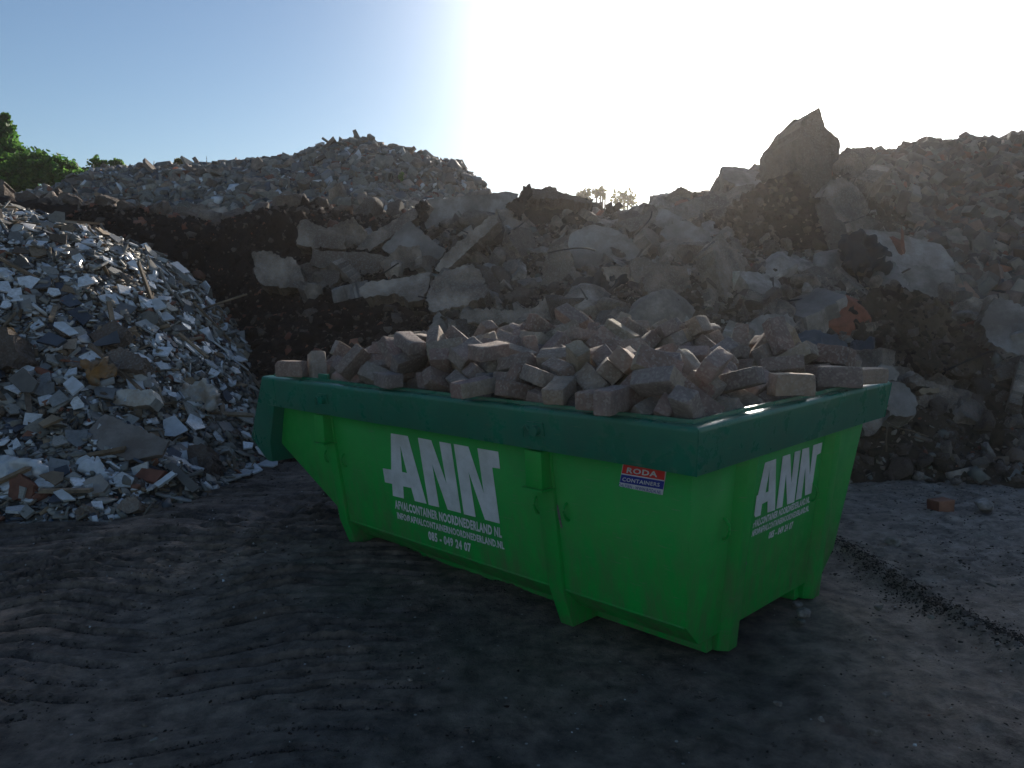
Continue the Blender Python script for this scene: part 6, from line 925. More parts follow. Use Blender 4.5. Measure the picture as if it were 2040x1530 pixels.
slab(CB, 'light-topped block below the sloping timber beam', 'block', Z4([(600, 630), (640, 612), (700, 650), (690, 690), (610, 690)]), m_conc, Y=12.8, thick=.3)
slab('boulder', 'pinkish boulder on the far left of the dark bank', 'boulder', Z4([(240, 570), (350, 523), (362, 600), (300, 618), (240, 610)]), m_concd, Y=13.0, thick=.4)
slab('boulder', 'grey boulder right of the pinkish boulder on the dark bank', 'boulder', Z4([(345, 570), (370, 548), (412, 550), (438, 600), (420, 645), (345, 630)]), m_conc, Y=12.9, thick=.4)
slab('boulder', 'brown boulder left of the pinkish boulder on the dark bank', 'boulder', Z4([(90, 565), (165, 540), (235, 585), (240, 620), (95, 615)]), m_concd, Y=12.9, thick=.4)
slab('stone_post', 'brown stone post cut off by the left edge of the photo', 'post', Z4([(-60, 480), (0, 470), (26, 482), (20, 592), (-60, 605)]), m_concd, Y=12.8, thick=.3)
# on the left heap
A1 = dict(T=TA, dy=.22)
slab(CS, 'large pale flat slab with a small hole, lying low on the left heap', 'slab', Z7([(550, 1000), (580, 930), (665, 840), (870, 920), (1075, 1012), (1030, 1100), (890, 1125), (800, 1135), (660, 1085)]), m_concs, (.05, -1, 1.1), .06, rough=.01, vox=.018, **A1)
slab(CB, 'dark brown masonry block low on the left heap beside the flat slab', 'block', Z7([(1165, 1075), (1200, 1050), (1290, 1035), (1355, 1160), (1340, 1230), (1220, 1225), (1100, 1140)]), m_concd, (-.2, -1, .6), .25, T=TA, dy=.2, rough=.03)
slab(CB, 'brown slab-like block high on the left heap', 'block', Z7([(560, 335), (720, 245), (815, 310), (745, 405), (610, 385)]), m_concd, (0, -1, .9), .12, **A1)
slab('blue_board', 'blue board resting on the brown block high on the left heap', 'board', Z7([(585, 395), (740, 312), (765, 390), (620, 412)]), m_bluegrey, (.1, -1, .5), .03, T=TA, dy=.28, rough=.004)
slab('slate_plate', 'dark blue-grey plate lying left of the brown block on the left heap', 'plate', Z7([(228, 380), (310, 320), (425, 370), (360, 412)]), m_bluegrey, (0, -1, .9), .03, rough=.004, **A1)
slab('stone_tile', 'square grey stone tile leaning at the left of the heap', 'tile', Z7([(48, 620), (145, 548), (240, 640), (205, 705), (135, 705)]), m_gtile, (-.1, -1, .6), .03, rough=.003, **A1)
slab('boulder', 'grey boulder half buried in the middle of the left heap', 'boulder', Z7([(680, 455), (760, 425), (930, 500), (905, 565), (770, 570), (700, 510)]), m_conc, (0, -1, .8), .25, T=TA, dy=.2, rough=.03)
slab('board', 'long grey board leaning at the right edge of the left heap', 'board', Z4([(868, 960), (950, 955), (1072, 1100), (1008, 1092)]), m_gtile, (-.2, -1, .5), .03, T=TA, dy=.15, rough=.004)
slab('board', 'second grey-brown board just right of the long leaning board', 'board', Z4([(975, 992), (1040, 990), (1185, 1100), (1085, 1100)]), m_biscuit, (-.2, -1, .5), .03, T=TA, dy=.13, rough=.004)
slab('curled_sheet', 'pale curled strip above the long leaning board', 'sheet', Z4([(872, 930), (930, 935), (1005, 945), (995, 970), (900, 958)]), m_biscuit, (0, -1, .5), .03, T=TA, dy=.12, rough=.01)
slab('plank', 'dark grey plank sloping down right at the foot of the left heap', 'plank', Z7([(1040, 1165), (1105, 1155), (1272, 1310), (1222, 1345)]), m_gtile, (0, -1, .8), .04, T=TA, dy=.15, rough=.003)
slab('boulder', 'dark rock cut off by the left edge of the photo on the heap', 'boulder', Z7([(-40, 300), (40, 292), (80, 380), (105, 480), (60, 540), (-40, 565)]), m_concd, (-.1, -1, .4), .3, T=TA, dy=.25, rough=.03)
slab('rusty_sheet', 'crumpled rusty orange sheet in the middle of the left heap', 'sheet', Z7([(538, 540), (560, 505), (640, 498), (722, 545), (715, 595), (640, 600), (600, 640), (560, 620)]), m_orange, (0, -1, .6), .04, T=TA, dy=.2, rough=.01, fold=.06)
slab('orange_scrap', 'orange foam scrap beside the dark rock at the left edge', 'scrap', Z7([(35, 290), (65, 285), (108, 345), (100, 390), (72, 380)]), m_orange, (0, -1, .6), .04, T=TA, dy=.25, rough=.02)
slab('foil_bag', 'shiny white crumpled bag near the right end of the left heap', 'bag', Z7([(1125, 700), (1180, 645), (1300, 620), (1340, 700), (1368, 800), (1250, 815), (1180, 765)]), m_foil, (0, -1, .5), .12, T=TA, dy=.2, rough=.02, fold=.06)
slab('carton', 'squashed carton with rusty stripes left of the shiny bag', 'carton', Z7([(705, 745), (760, 690), (960, 690), (985, 745), (945, 785), (720, 792)]), m_foil, (0, -1, .5), .2, T=TA, dy=.2, rough=.02)
slab('boulder', 'grey stone crumb at the foot of the left heap, rightmost of two', 'boulder', Z7([(745, 1440), (790, 1375), (860, 1370), (890, 1400), (885, 1450), (820, 1480)]), m_conc, (0, -1, .5), .12, T=TA, dy=.12, rough=.02)
slab('boulder', 'grey stone at the foot of the left heap, left of the other one', 'boulder', Z7([(470, 1460), (530, 1412), (615, 1460), (600, 1525), (500, 1540)]), m_conc, (0, -1, .5), .14, T=TA, dy=.12, rough=.02)
slab('brick_lump', 'brown lump of mortared brick at the lower left of the heap', 'brick lump', Z7([(55, 1260), (125, 1232), (210, 1295), (195, 1390), (65, 1385)]), m_terra, (-.1, -1, .5), .2, T=TA, dy=.15, rough=.02)
slab('bag', 'pale stuffed bag high on the left heap', 'bag', Z7([(850, 250), (880, 205), (950, 185), (1000, 215), (1000, 265), (900, 275)]), m_plaster, (0, -1, .5), .2, T=TA, dy=.15, rough=.03)
slab('brick_lump', 'brown brick slab lying above the dark grey plank', 'brick lump', Z7([(850, 1240), (900, 1185), (1050, 1205), (985, 1280)]), m_terra, (0, -1, .8), .07, T=TA, dy=.14, rough=.008)
slab('trough', 'curved white ceramic trough fragment at the left edge low on the heap', 'ceramic fragment', Z7([(-20, 1190), (0, 1110), (60, 1130), (200, 1165), (285, 1185), (210, 1250), (80, 1255), (10, 1240)]), m_tile, (0, -1, .7), .05, T=TA, dy=.14, rough=.006, fold=.05)
slab(CS, 'grey slab piece at the bottom of the left heap below the big flat slab', 'slab', Z7([(495, 1300), (560, 1250), (640, 1225), (690, 1290), (655, 1335), (540, 1365)]), m_concs, (0, -1, .9), .05, T=TA, dy=.13, rough=.006)
slab('ceramic_dish', 'white curved basin fragment below the big flat slab', 'ceramic fragment', Z7([(465, 1195), (520, 1130), (600, 1120), (660, 1190), (680, 1260), (560, 1225)]), m_tile, (0, -1, .7), .03, T=TA, dy=.15, rough=.004, fold=.03)
slab('boulder', 'rounded dark boulder on the top edge of the left heap', 'boulder', Z4([(398, 790), (430, 755), (500, 742), (590, 760), (618, 825), (560, 852), (440, 825)]), m_concd, (0, -1, .4), .35, Y=10.2, rough=.03)
for lp, lb, mm_ in [([(345, 260), (400, 255), (500, 330), (440, 345), (340, 285)], 'large white tile upper left of the brown block on the left heap', m_tile), ([(945, 115), (1010, 105), (1060, 160), (985, 185)], 'white tile near the upper right of the left heap', m_tile),
        ([(1010, 205), (1060, 192), (1112, 235), (1040, 250)], 'white tile just below another near the upper right of the left heap', m_tile), ([(400, 650), (460, 600), (530, 660), (460, 715)], 'pale blue-white star-shaped shard right of the stone tile', m_tile),
        ([(1035, 880), (1110, 850), (1195, 945), (1110, 985), (1040, 980)], 'speckled white plate right of the big flat slab', m_tile), ([(975, 1290), (1090, 1205), (1115, 1225), (1005, 1305)], 'white strip beside the dark grey plank', m_tile),
        ([(335, 1340), (395, 1320), (480, 1385), (395, 1390)], 'white rectangular tile at the bottom left of the heap', m_tile), ([(1440, 470), (1525, 450), (1575, 500), (1490, 530)], 'pale stack of sheets jutting out of the heap to the right', m_biscuit),
        ([(815, 1480), (850, 1460), (930, 1470), (925, 1495), (840, 1508)], 'white strip lying on the mud in front of the left heap', m_tile), ([(1165, 1440), (1190, 1420), (1232, 1460), (1200, 1465)], 'small white star-like shard alone on the mud', m_tile),
        ([(245, 1230), (330, 1205), (408, 1215), (400, 1260), (350, 1295)], 'tan triangular board at the bottom left of the heap', m_wood), ([(240, 905), (330, 845), (395, 870), (270, 925)], 'brown board lying left of the big flat slab', m_wood)]:
    slab('wall_tile' if mm_ is m_tile else 'board_piece', lb, 'tile' if mm_ is m_tile else 'board', Z7(lp), mm_, (rnd.uniform(-.2, .2), -.7, rnd.uniform(.7, 1.2)), .02, T=TA, dy=.24, rough=.002, vox=.012) if lp[0][1] < 1430 else \
    slab('wall_tile', lb, 'tile', Z7(lp), mm_, (0, -.05, 1), .03, Y=float(ground(*Z7(lp)[0])[1])+.02, rough=.002, vox=.012)

def dress(o, n, smin, smax, mats, seed=1):
    """clods and stones stuck to an earth-caked piece"""
    me = o.data; r = np.random.default_rng(seed); k = len(me.polygons); c = np.zeros(k*3); nn = np.zeros(k*3); ar = np.zeros(k)
    me.polygons.foreach_get('center', c); me.polygons.foreach_get('normal', nn); me.polygons.foreach_get('area', ar); c = c.reshape(-1, 3); nn = nn.reshape(-1, 3)
    w_ = ar*(nn[:, 1] < .3); i = r.choice(k, n, p=w_/w_.sum()); s_ = np.clip(r.lognormal(math.log(smin*2), .6, n), smin, smax)
    me2 = scatter_mesh('clods', T_all, r.integers(24, 40, n), mats, r.integers(0, len(mats), n), c[i]-nn[i]*.01, basis(nn[i]+r.normal(0, .7, (n, 3)), r.uniform(0, 6, n)), np.column_stack([s_]*3))
    o2 = link('clods', me2, o); o2['kind'] = 'stuff'
for o in list(COL.objects):
    b_ = o.name.split('.')[0]
    if b_ == 'earth_wall': dress(o, 1500, .03, .16, [m_soil, m_soil, m_earth, m_concd], 2)
    if b_ == 'earth_mass': dress(o, 1700, .025, .16, [m_earth, m_earth, m_soil, m_concd], 3)
    if b_ == 'soil_pillar': dress(o, 500, .03, .12, [m_soil, m_soil, m_concd], 4)
    if b_ in ('tarred_wall', 'tar_lump'): dress(o, 200, .02, .1, [m_tar, m_soil], 5)

# ---------------------------------------------------------------- countable repeats
def put(name, me, p, R3, s, label, cat, group):
    o = link(name, me); o.matrix_world = Matrix.Translation(Vector(p))@Matrix(R3.tolist()).to_4x4()@Matrix.Diagonal((*s, 1)) if hasattr(s, '__len__') else Matrix.Translation(Vector(p))@Matrix(R3.tolist()).to_4x4()@Matrix.Scale(s, 4)
    return tag(o, label, cat, group, 'thing')
def tmesh(name, t, m, bev=0):
    me = mesh(name, t[0], [tuple(f) for f in t[1]], m)
    if bev:
        bm = bmesh.new(); bm.from_mesh(me); bmesh.ops.recalc_face_normals(bm, faces=bm.faces); bmesh.ops.bevel(bm, geom=list(bm.edges), offset=bev, segments=1, affect='EDGES'); bm.to_mesh(me); bm.free()
    return me
def spread(T, n, x0, x1, y0, y1, size, test=None, zmin=0.05, inview=True):
    """n positions on a terrain, no two closer than their sizes allow, all inside the picture"""
    out = []; tries = 0
    while len(out) < n and tries < 60:
        tries += 1; P_ = sample(T, n*3, x0, x1, y0, y1, zmin, test); px, py = project(P_); k = (px > -60)&(px < 2100)&(py > 150)&(py < 1100) if inview else np.ones(len(P_), bool)
        for p in P_[k]:
            if all((p[0]-q[0])**2+(p[1]-q[1])**2 > (size*.62)**2 for q in out): out.append(p)
            if len(out) >= n: break
    return np.array(out)
def visible(T, P_, lift=.06):
    ok = []
    for p in P_:
        px, py = topx(p+np.array([0, 0, lift])); h_ = T.hit(px, py, max(2.5, T.ys[0]), p[1]+.2); ok.append(h_ is None or h_ > p[1]-.35)
    return P_[np.array(ok)]
# 300 tile and board shards on the left heap
P_ = visible(TA, spread(TA, 620, -7.6, -1.9, 4.9, 10.4, .16, onA))[:300]
NR = TA.nrm(P_[:, 0], P_[:, 1]); Rm = pose(len(P_), NR, rng.choice([.12, .3, .7], len(P_), p=[.45, .35, .2]))
shm = {}
for m_ in (m_tile, m_biscuit, m_gtile, m_wood, m_bluegrey):
    shm[m_.name] = [tmesh('tile_shard', shard_t(300+k, .07), m_) for k in range(14)]
KS_ = [('tile_shard', m_tile, 'white glazed wall tile shard among the debris of the left heap', 'tile', 'white tile shards strewn over the left heap', .46),
       ('tile_shard', m_biscuit, 'buff unglazed tile shard among the debris of the left heap', 'tile', 'buff tile shards strewn over the left heap', .2),
       ('tile_shard', m_gtile, 'grey floor tile shard among the debris of the left heap', 'tile', 'grey tile shards strewn over the left heap', .2),
       ('board_scrap', m_wood, 'brown board scrap among the tiles of the left heap', 'board', 'brown board scraps strewn over the left heap', .08),
       ('slate_shard', m_bluegrey, 'dark blue-grey slate shard among the debris of the left heap', 'slate', 'slate shards strewn over the left heap', .06)]
for i, p in enumerate(P_):
    k = rng.choice(5, p=[a[5] for a in KS_]); nm, m_, lb, ct, gr, _ = KS_[k]; s = rng.uniform(.11, .25); th = rng.uniform(.012, .02)
    put(nm, shm[m_.name][rng.integers(14)], p+NR[i]*.055, Rm[i], (s, s, th/.07), lb, ct, gr)
for k_, (px, py, m_, lb) in enumerate([(560, 912, m_tile, 'white triangular tile shard lying right under the open end of the skip'), (532, 925, m_tile, 'white tile shard on the ground left of the triangular one'), (505, 932, m_tile, 'white square tile shard in the row by the open end of the skip'),
        (478, 942, m_tile, 'larger white tile shard in the row by the open end of the skip'), (490, 915, m_gtile, 'grey tile shard behind the row of white ones near the skip'), (455, 950, m_biscuit, 'buff tile shard left of the white row near the skip'), (515, 905, m_tile, 'white shard tucked behind the others near the skip corner')]):
    g = ground(px, py, .02); put('tile_shard', shm[m_.name][k_*2], g, basis(np.array([[.1*(k_ % 3-1), -.12, 1.]]), np.array([k_*1.3]))[0], (.26, .26, .2), lb, 'tile', 'tile shards spilled towards the skip')
# timber strips and profile rails
strip = [tmesh('timber_strip', box_t(1, .05, .025, k), m_wood) for k in range(3)]
Q_ = visible(TA, spread(TA, 60, -7.4, -2, 5, 10, .5, onA))[:20]; NR = TA.nrm(Q_[:, 0], Q_[:, 1]); Rm = pose(len(Q_), NR, np.full(len(Q_), .25))
for i, p in enumerate(Q_): put('timber_strip', strip[i % 3], p+NR[i]*.07, Rm[i], (rng.uniform(.3, .8), .8, 1), 'thin pale timber strip sticking out among the tiles of the left heap', 'timber', 'timber strips in the left heap')
# stones in the left heap
rkm = {m_.name: [rock_mesh('stone', 400+k, (1, .7+.02*k, .6), m_) for k in range(9)] for m_ in (m_conc, m_concd, m_concs, m_plaster, m_terra, m_tile)}
Q_ = visible(TA, spread(TA, 60, -7.4, -2, 5, 10, .45, onA))[:22]; NR = TA.nrm(Q_[:, 0], Q_[:, 1]); Rm = pose(len(Q_), NR, np.full(len(Q_), .5))
for i, p in enumerate(Q_): put('stone', rkm[[m_conc, m_plaster, m_terra][i % 3].name][i % 9], p+NR[i]*.02, Rm[i], rng.uniform(.09, .16), ['rough grey stone wedged among the tiles of the left heap', 'pale lump of plaster among the tiles of the left heap', 'red brick piece among the tiles of the left heap'][i % 3], 'stone', ['grey stones in the left heap', 'plaster lumps in the left heap', 'red brick pieces in the left heap'][i % 3])
# far heap: 300 chunks
Q_ = visible(TC, spread(TC, 520, -13, .6, 14.6, 19.8, .32, zmin=.4), .15)[:300]; NR = TC.nrm(Q_[:, 0], Q_[:, 1]); Rm = pose(len(Q_), NR, np.full(len(Q_), .6))
far_sl = [tmesh('slab_fragment', shard_t(500+k, .16), m_conc, .012) for k in range(6)]+[tmesh('slab_fragment', shard_t(520+k, .13), m_plaster, .012) for k in range(6)]
for i, p in enumerate(Q_):
    if i % 5 == 0: put('slab_fragment', far_sl[i % 12], p+NR[i]*.12, Rm[i], rng.uniform(.25, .6), 'flat slab fragment lying on the far rubble heap under the sky', 'slab', 'flat slab fragments on the far heap')
    else: put('rubble_chunk', rkm[[m_plaster, m_conc, m_plaster][i % 3].name][i % 9], p+NR[i]*.05, Rm[i], rng.uniform(.18, .42), 'angular grey chunk on the far rubble heap under the sky', 'rubble chunk', 'angular chunks on the far heap')
# debris between the dark bank and the far heap
Q_ = spread(TB, 46, -7.5, -.3, 12.5, 13.6, .5, zmin=.3); NR = TB.nrm(Q_[:, 0], Q_[:, 1]); Rm = pose(len(Q_), NR, np.full(len(Q_), .6))
for i, p in enumerate(Q_): put('rubble_chunk', rkm[[m_conc, m_concd][i % 2].name][i % 9], p+NR[i]*.05, Rm[i], rng.uniform(.25, .6), 'broken concrete chunk along the crest of the dark soil bank', 'rubble chunk', 'chunks along the crest of the dark bank')
# rocks over the central and right slope
def rslope(P_): px, py = project(P_); return ~poly_in(px, py, [(1735, 200), (2300, 200), (2300, 620), (1900, 600), (1830, 470), (1740, 450)]) & ((px > 820) | ((px > 560) & (py < 600) & (py > 470)))
Q_ = visible(TB, spread(TB, 600, -2.6, 8.6, 6.6, 12.6, .3, rslope))[:290]; NR = TB.nrm(Q_[:, 0], Q_[:, 1]); Rm = pose(len(Q_), NR, np.full(len(Q_), .6))
for i, p in enumerate(Q_):
    k = [0, 1, 2, 0, 2, 1, 0, 0, 2, 0, 1, 4, 0][i % 13]; m_ = (m_conc, m_concd, m_concs, m_plaster, m_terra)[k]
    put('rubble_stone', rkm[m_.name][i % 9], p+NR[i]*.03, Rm[i], float(np.clip(rng.lognormal(-1.45, .5), .1, .75)), {0: 'grey broken stone on the rubble slope behind the skip', 1: 'brown soiled stone on the rubble slope behind the skip', 2: 'pale smooth stone on the rubble slope behind the skip', 4: 'red-brown brick piece on the rubble slope behind the skip'}[k], 'stone', ['grey stones on the slope', 'brown stones on the slope', 'pale stones on the slope', '', 'brick pieces on the slope'][k])
# large broken slabs leaning all over the centre of the pile
slm = []
for k in range(10):
    an = np.sort((np.arange(6)+rng.uniform(-.3, .3, 6))*math.pi/3); pl = np.column_stack([np.cos(an)*rng.uniform(.38, .62, 6), np.zeros(6), np.sin(an)*rng.uniform(.25, .5, 6)])
    o = crisp('concrete_slab', None, None, None, pl, np.array([k*3.1, 7.0, k*1.7]), np.array([0, -1., 0]), rng.uniform(.16, .34), (m_conc, m_concs, m_conc)[k % 3], .03, 1.0); slm.append(o.data); bpy.data.objects.remove(o)
def untraced(P_):
    px, py = project(P_); k = rslope(P_)
    for pl in TRACED: k &= ~poly_in(px, py-6, pl)
    return k
Q_ = visible(TB, spread(TB, 130, -2.6, 6.4, 7.2, 12.4, .5, untraced))[:92]; NR = TB.nrm(Q_[:, 0], Q_[:, 1])
for i, p in enumerate(Q_):
    z_ = NR[i]*.5+np.array([rng.normal(0, .6), -.35+rng.normal(0, .4), rng.normal(0, .45)]); Rz = basis(z_[None], np.array([rng.uniform(0, 6.28)]))[0]; Rr = np.column_stack([Rz[:, 0], -Rz[:, 2], Rz[:, 1]])
    s = float(np.clip(rng.lognormal(-.62, .3), .3, .85)); k = i % 10
    put('concrete_slab', slm[k], p+NR[i]*.10*s, Rr, s, ['broken concrete slab jumbled in the bank behind the skip', 'pale broken slab jumbled in the bank behind the skip', 'broken concrete slab jumbled in the bank behind the skip'][k % 3], 'slab', ['grey slabs jumbled in the bank', 'pale slabs jumbled in the bank', 'grey slabs jumbled in the bank'][k % 3])
# heap of pavers at the right: 300 near ones and the rest as one mass
def ppile(P_): px, py = project(P_); return poly_in(px, py, [(1745, 150), (2500, 150), (2500, 640), (1900, 610), (1850, 500), (1800, 420), (1750, 400)])
pvm = [brick_mesh('paver_block', m_paverg, (.21, .11, .085), 60+k) for k in range(6)]
P_ = sample(TB, 30000, 3.5, 10.5, 7.2, 14, .3, ppile); n = len(P_); NR = TB.nrm(P_[:, 0], P_[:, 1]); k = rng.permutation(n)[:6500]; P_ = P_[k]; NR = NR[k]; n = len(P_)
T_bk = [box_t(.21, .11, .085, 700+q) for q in range(5)]; mi = rng.choice(3, n, p=[.86, .08, .06])
tag(link('paver_rubble', scatter_mesh('paver_rubble', T_bk, rng.integers(0, 5, n), [m_paverg, m_terra, m_conc], mi, P_+NR*rng.uniform(-.04, .05, n)[:, None], pose(n, NR, np.full(n, 1.2)), np.ones((n, 3))*rng.uniform(.95, 1.45, (n, 1)))), 'mass of grey paving blocks in the heap at the right edge', 'pavers', kind='stuff')
Q_ = visible(TB, spread(TB, 640, 3.6, 9, 7.6, 13.2, .25, ppile)); Q_ = Q_[np.argsort(Q_[:, 1])][:300]; NR = TB.nrm(Q_[:, 0], Q_[:, 1]); Rm = pose(len(Q_), NR, np.full(len(Q_), 1.2))
for i, p in enumerate(Q_): put('paver_block', pvm[i % 6], p+NR[i]*.09, Rm[i], rng.uniform(1.1, 1.55), 'grey-brown paving block on the paver heap at the right edge', 'paving block', 'paving blocks heaped at the right edge')
# a few blocks on the skyline and lying loose
for px, py, Y, s, lb in [(1382, 393, 12.0, 1.3, 'dark block on the skyline right of the distant bushes'), (1412, 388, 12.0, 1.2, 'second block on the skyline right of the distant bushes'), (1466, 375, 11.8, 1.4, 'block high on the skyline left of the leaning boulder'), (1890, 290, 12.4, 1.2, 'reddish block standing on top of the paver heap')]:
    o = link('loose_block', pvm[int(px) % 6]); o.location = atY(px, py, Y); o.scale = (s,)*3; o.rotation_euler = (rnd.uniform(-.3, .3), rnd.uniform(-.3, .3), rnd.uniform(0, 3)); tag(o, lb, 'block')
slab('boulder', 'tall pale stone on the skyline at the right edge of the photo', 'boulder', Z6([(1995, 190), (2040, 142), (2110, 180), (2120, 340), (2010, 345), (1985, 260)]), m_conc, Y=12.0, thick=.5)
slab('boulder', 'dark lump on the skyline in the middle of the paver heap', 'boulder', Z6([(1400, 305), (1440, 275), (1490, 254), (1525, 280), (1560, 300), (1545, 345), (1420, 340)]), m_concd, Y=12.2, thick=.5)
for px, py, s, m_, nm, lb in [(1873, 1020, .14, None, 'loose_brick', 'single reddish brick lying on the mud to the right'), (1962, 1022, .2, m_concs, 'stone', 'white-topped rough stone right of the single brick'), (1780, 1090, .13, m_concs, 'stone', 'small whitish stone alone on the mud right of the skip'),
        (1602, 1232, .10, m_concs, 'stone', 'flat white stone near the right foot of the skip'), (1598, 1243, .05, m_plaster, 'stone', 'tiny white crumb just below the flat white stone'), (1588, 1210, .06, m_concs, 'stone', 'small pale crumb above the flat white stone'),
        (1748, 1217, .07, m_plaster, 'stone', 'pale flat crumb on the mud between skip and berm'), (1767, 1390, .045, m_concs, 'stone', 'small round pebble in the right foreground'), (1549, 1407, .04, m_concs, 'stone', 'white pebble below the near foot of the skip'),
        (1905, 968, .13, m_conc, 'stone', 'flat grey stone in front of the leaf-shaped slab'), (1868, 987, .07, m_conc, 'stone', 'small grey stone left of the flat grey stone'), (1942, 988, .07, m_concs, 'stone', 'small white stone above the white-topped stone'), (1852, 963, .09, m_concd, 'stone', 'brown stone at the foot of the slope'),
        (307, 1480, .035, m_plaster, 'stone', 'tiny white pebble in the left foreground'), (288, 1449, .03, m_conc, 'stone', 'grey pebble in the left foreground'), (240, 1061, .05, m_tile, 'stone', 'white crumb in front of the left heap'), (195, 1088, .06, m_plaster, 'stone', 'white crumb on the tread marks'), (1742, 1468, .06, m_conc, 'stone', 'long pebble at the bottom right'), (1012, 1232, .04, m_conc, 'stone', 'pebble on the dark mud in front of the skip'),
        (1975, 1170, .06, m_concs, 'stone', 'pale crumb on the far side of the berm'), (1640, 1440, .04, m_concs, 'stone', 'pale pebble near the bottom right centre'), (1853, 1235, .05, m_plaster, 'stone', 'white crumb on the crumbled berm')]:
    o = link(nm, brick_mesh('loose_brick', m_terra, (.15, .11, .1), 91) if m_ is None else rkm[m_.name][int(px) % 9]); g = ground(px, py, 0); o.location = (g[0], g[1], s*.28 if m_ else .045)
    o.rotation_euler = (0, 0, rnd.uniform(0, 6)) if m_ else (0, 0, .35)
    if m_: o.scale = (s, s, s*.75)
    tag(o, lb, 'brick' if m_ is None else 'stone')
# roots and wires sticking out
def wire(label, pts, r=.006, m_=None, Y=7.0, name='steel_wire'):
    V, Fc = tube([atY(*p, Y-.02*i) for i, p in enumerate(pts)], r, 5); tag(link(name, mesh(name, V, Fc, m_ or m_wood, smooth=True)), label, 'wire' if name == 'steel_wire' else 'root')
wire('pale root hanging beside the pale block at the skip corner', [(1768, 842), (1767, 860), (1765, 880), (1766, 900)], .006, Y=6.5, name='root')
wire('long thin root arching right from the skip corner', [(1762, 838), (1785, 852), (1815, 858), (1850, 870)], .005, Y=6.6, name='root')
for k, (px, py, Y, a) in enumerate([(742, 560, 9.9, .9), (905, 455, 10.9, -.5), (1090, 505, 9.3, .4), (1262, 470, 9.9, 1.2), (1405, 545, 8.9, -.8), (1560, 600, 8.2, .3), (1660, 500, 8.9, -1.1), (1872, 735, 7.2, .8), (1012, 468, 10.6, 1.0), (835, 590, 9.2, -.3)]):
    c = atY(px, py, Y); pts = [Vector(c)+Vector((math.cos(a)*t_*.5+.06*math.sin(t_*3), -.12-.05*t_, math.sin(a)*t_*.4-.12*t_*t_)) for t_ in np.linspace(0, 1.2, 8)]
    V, Fc = tube(pts, .009, 5); tag(link('steel_bar', mesh('steel_bar', V, Fc, m_tar, smooth=True)), 'bent rusty reinforcing bar sticking out of the broken concrete', 'steel bar', 'bent bars sticking out of the pile')
for k, pts in enumerate([[(1985, 318), (1983, 300), (1986, 288)], [(1992, 315), (1994, 298), (1992, 286)], [(1950, 310), (1965, 302), (1975, 305)]]): wire(['steel bar stub poking up from the paver heap skyline', 'taller steel bar stub right beside the first on the skyline', 'bent steel bar lying on the paver heap skyline'][k], pts, .008, m_tar, 12.3)
wire('yellow-brown stick jutting right from the tip of the left heap', [(400, 618), (430, 606), (492, 586)], .012, m_wood, 9.2, name='stick')

# ---------------------------------------------------------------- greenery
def crown(name, blobs, n, size, m_, parent, seed=0):
    r = np.random.default_rng(seed); Ps = []
    tot = sum(b[3]**2 for b in blobs)
    for (x, y, z, rd) in blobs:
        k = int(n*rd**2/tot); d = r.normal(size=(k, 3)); d /= np.linalg.norm(d, axis=1, keepdims=True)
        rr_ = rd*r.uniform(.45, 1.05, k)**.6; q = d*rr_[:, None]; q *= (1+.35*fbm(d*2.2+x, 3, seed))[:, None]; Ps.append(q+np.array([x, y, z]))
    P_ = np.concatenate(Ps); P_ = P_[fbm(P_*2.2, 2, seed+5) > -.35]; n = len(P_); s = r.uniform(.6, 1.3, n)*size
    V = np.array([(-.5, -.25, 0), (.1, -.3, .08), (.6, 0, 0), (.1, .3, .08), (-.5, .25, 0)]); Fc = [np.arange(5)]
    return link(name, scatter_mesh(name, [(V, Fc)], np.zeros(n, int), [m_], np.zeros(n, int), P_, basis(r.normal(size=(n, 3)), r.uniform(0, 6, n)), np.column_stack([s, s, s])), parent)
def shrub(label, px, py, Y, blobs, n, size, m_, seed, base=0.0, nm='shrub', cat='shrub'):
    c = atY(px, py, Y); e = bpy.data.objects.new(nm, None); COL.objects.link(e); e.location = (c[0], c[1], base); tag(e, label, cat, 'greenery beyond the heaps')
    sc = Y/F; B_ = [((x-px)*sc, dy, CAMH-(y-581)*sc-base, rr_*sc) for x, y, dy, rr_ in blobs]; crown('crown', B_, n, size, m_, e, seed)
    for x, y, z, r_ in B_[:5]:
        V, Fc = tube([(x*.3, y*.3, 0), (x*.6, y*.5, z*.6), (x, y, z)], .04, 6); link('trunk', mesh('trunk', V, Fc, m_bark, smooth=True), e)
shrub('tall green shrub rising at the left edge of the photo', -10, 330, 24, [(-40, 300, 0, 60), (0, 330, 0, 50), (-20, 280, .4, 40), (12, 262, 0, 22), (10, 238, 0, 9), (20, 234, 0, 6), (30, 320, -.3, 38), (-80, 320, 0, 70)], 20000, .13, m_leaf, 3)
shrub('rounded green shrub right of the tall one on the left', 70, 345, 23, [(40, 352, 0, 40), (70, 345, 0, 42), (100, 342, 0, 38), (125, 350, .2, 32), (60, 375, 0, 34), (20, 380, -.3, 40), (-20, 385, -.4, 45)], 22000, .12, m_leaf, 4)
shrub('low pale shrub where the green slope meets the far heap', 190, 335, 27, [(165, 335, 0, 20), (190, 332, 0, 18), (215, 330, 0, 16), (235, 328, 0, 10)], 5000, .11, m_leaf, 5)
shrub('small yellow-green tuft on the skyline of the far heap', 362, 325, 22, [(357, 326, 0, 7), (370, 327, 0, 6)], 500, .1, m_leafy, 6, base=3.5)
shrub('sparse green weeds growing on the far heap', 785, 352, 16.6, [(778, 350, 0, 12), (795, 356, 0, 9)], 500, .07, m_leaf, 7, base=3.0, nm='weed', cat='weed')
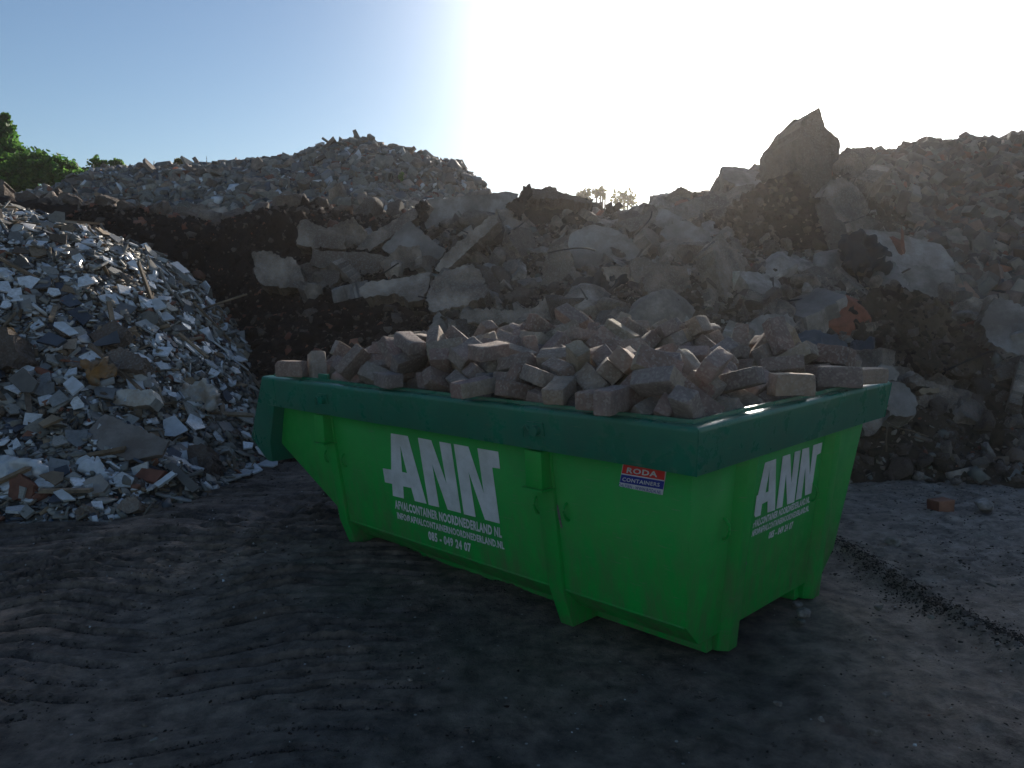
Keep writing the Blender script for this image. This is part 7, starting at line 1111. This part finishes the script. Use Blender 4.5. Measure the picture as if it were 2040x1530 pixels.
for k, (x0, x1, t, lb) in enumerate([(1148, 1180, 380, 'sparse yellowish bush on the far skyline, leftmost of the row'), (1180, 1212, 376, 'sparse yellowish bush on the far skyline, second and tallest of the row'), (1216, 1270, 388, 'wider yellowish bush on the far skyline right of the tallest'), (1322, 1362, 392, 'small dark weed on the near skyline right of the yellowish bushes')]):
    cx_ = (x0+x1)/2; w_ = (x1-x0)/2
    shrub(lb, cx_, 400, 42 if k < 3 else 13.5, [(cx_-w_*.5, t+16, 0, w_*.55), (cx_+w_*.3, t+10, 0, w_*.5), (cx_, t+20, 0, w_*.6), (cx_+w_*.6, t+20, 0, w_*.4)], 330, .16 if k < 3 else .06, m_leafy if k < 3 else m_leaf, 20+k, base=0 if k < 3 else 2.8, nm='bush', cat='bush')
# green slope under the shrubs on the far left and the far field edge
V = [(-60, 20, 0), (-14.2, 21, 0), (-12.5, 24, 3.0), (-15.5, 25, 4.4), (-22, 26, 6), (-60, 28, 9), (-60, 60, 9), (-12, 60, 0)]
Fc = [(0, 1, 2, 3, 4, 5), (5, 4, 3, 7, 6), (3, 2, 7)]
tag(link('green_slope', mesh('green_slope', V, Fc, m_leaf)), 'overgrown green slope at the far left', 'slope', kind='structure')
for p, q, h_ in [((-30, 60), (60, 52), 5.2)]:
    V = [(p[0], p[1]-8, -1), (q[0], q[1]-8, -1), (q[0], q[1], h_+.2), (p[0], p[1], h_), (q[0], q[1]+20, -1), (p[0], p[1]+20, -1)]
    tag(link('far_embankment', mesh('far_embankment', V, [(0, 1, 2, 3), (3, 2, 4, 5), (0, 3, 5), (1, 4, 2)], m_earth)), 'brown embankment far behind the piles', 'embankment', kind='structure')
print('objects', len(bpy.data.objects))

# ---------------------------------------------------------------- thin haze added for the veil of lens flare, lit by the low sun
V, Fc = boxv(-78, 78, -22, 82, -1.6, 14)
hz = bpy.data.materials.new('haze'); hz.use_nodes = True; nt = hz.node_tree; nt.nodes.remove(nt.nodes['Principled BSDF'])
pv = nt.nodes.new('ShaderNodeVolumePrincipled'); pv.inputs['Color'].default_value = (1, .95, .93, 1); pv.inputs['Density'].default_value = .0009; pv.inputs['Anisotropy'].default_value = .78
nt.links.new(pv.outputs[0], nt.nodes['Material Output'].inputs['Volume'])
tag(link('haze', mesh('haze', V, Fc, hz)), 'thin haze added over the whole yard for the flare veil', 'haze', kind='stuff')
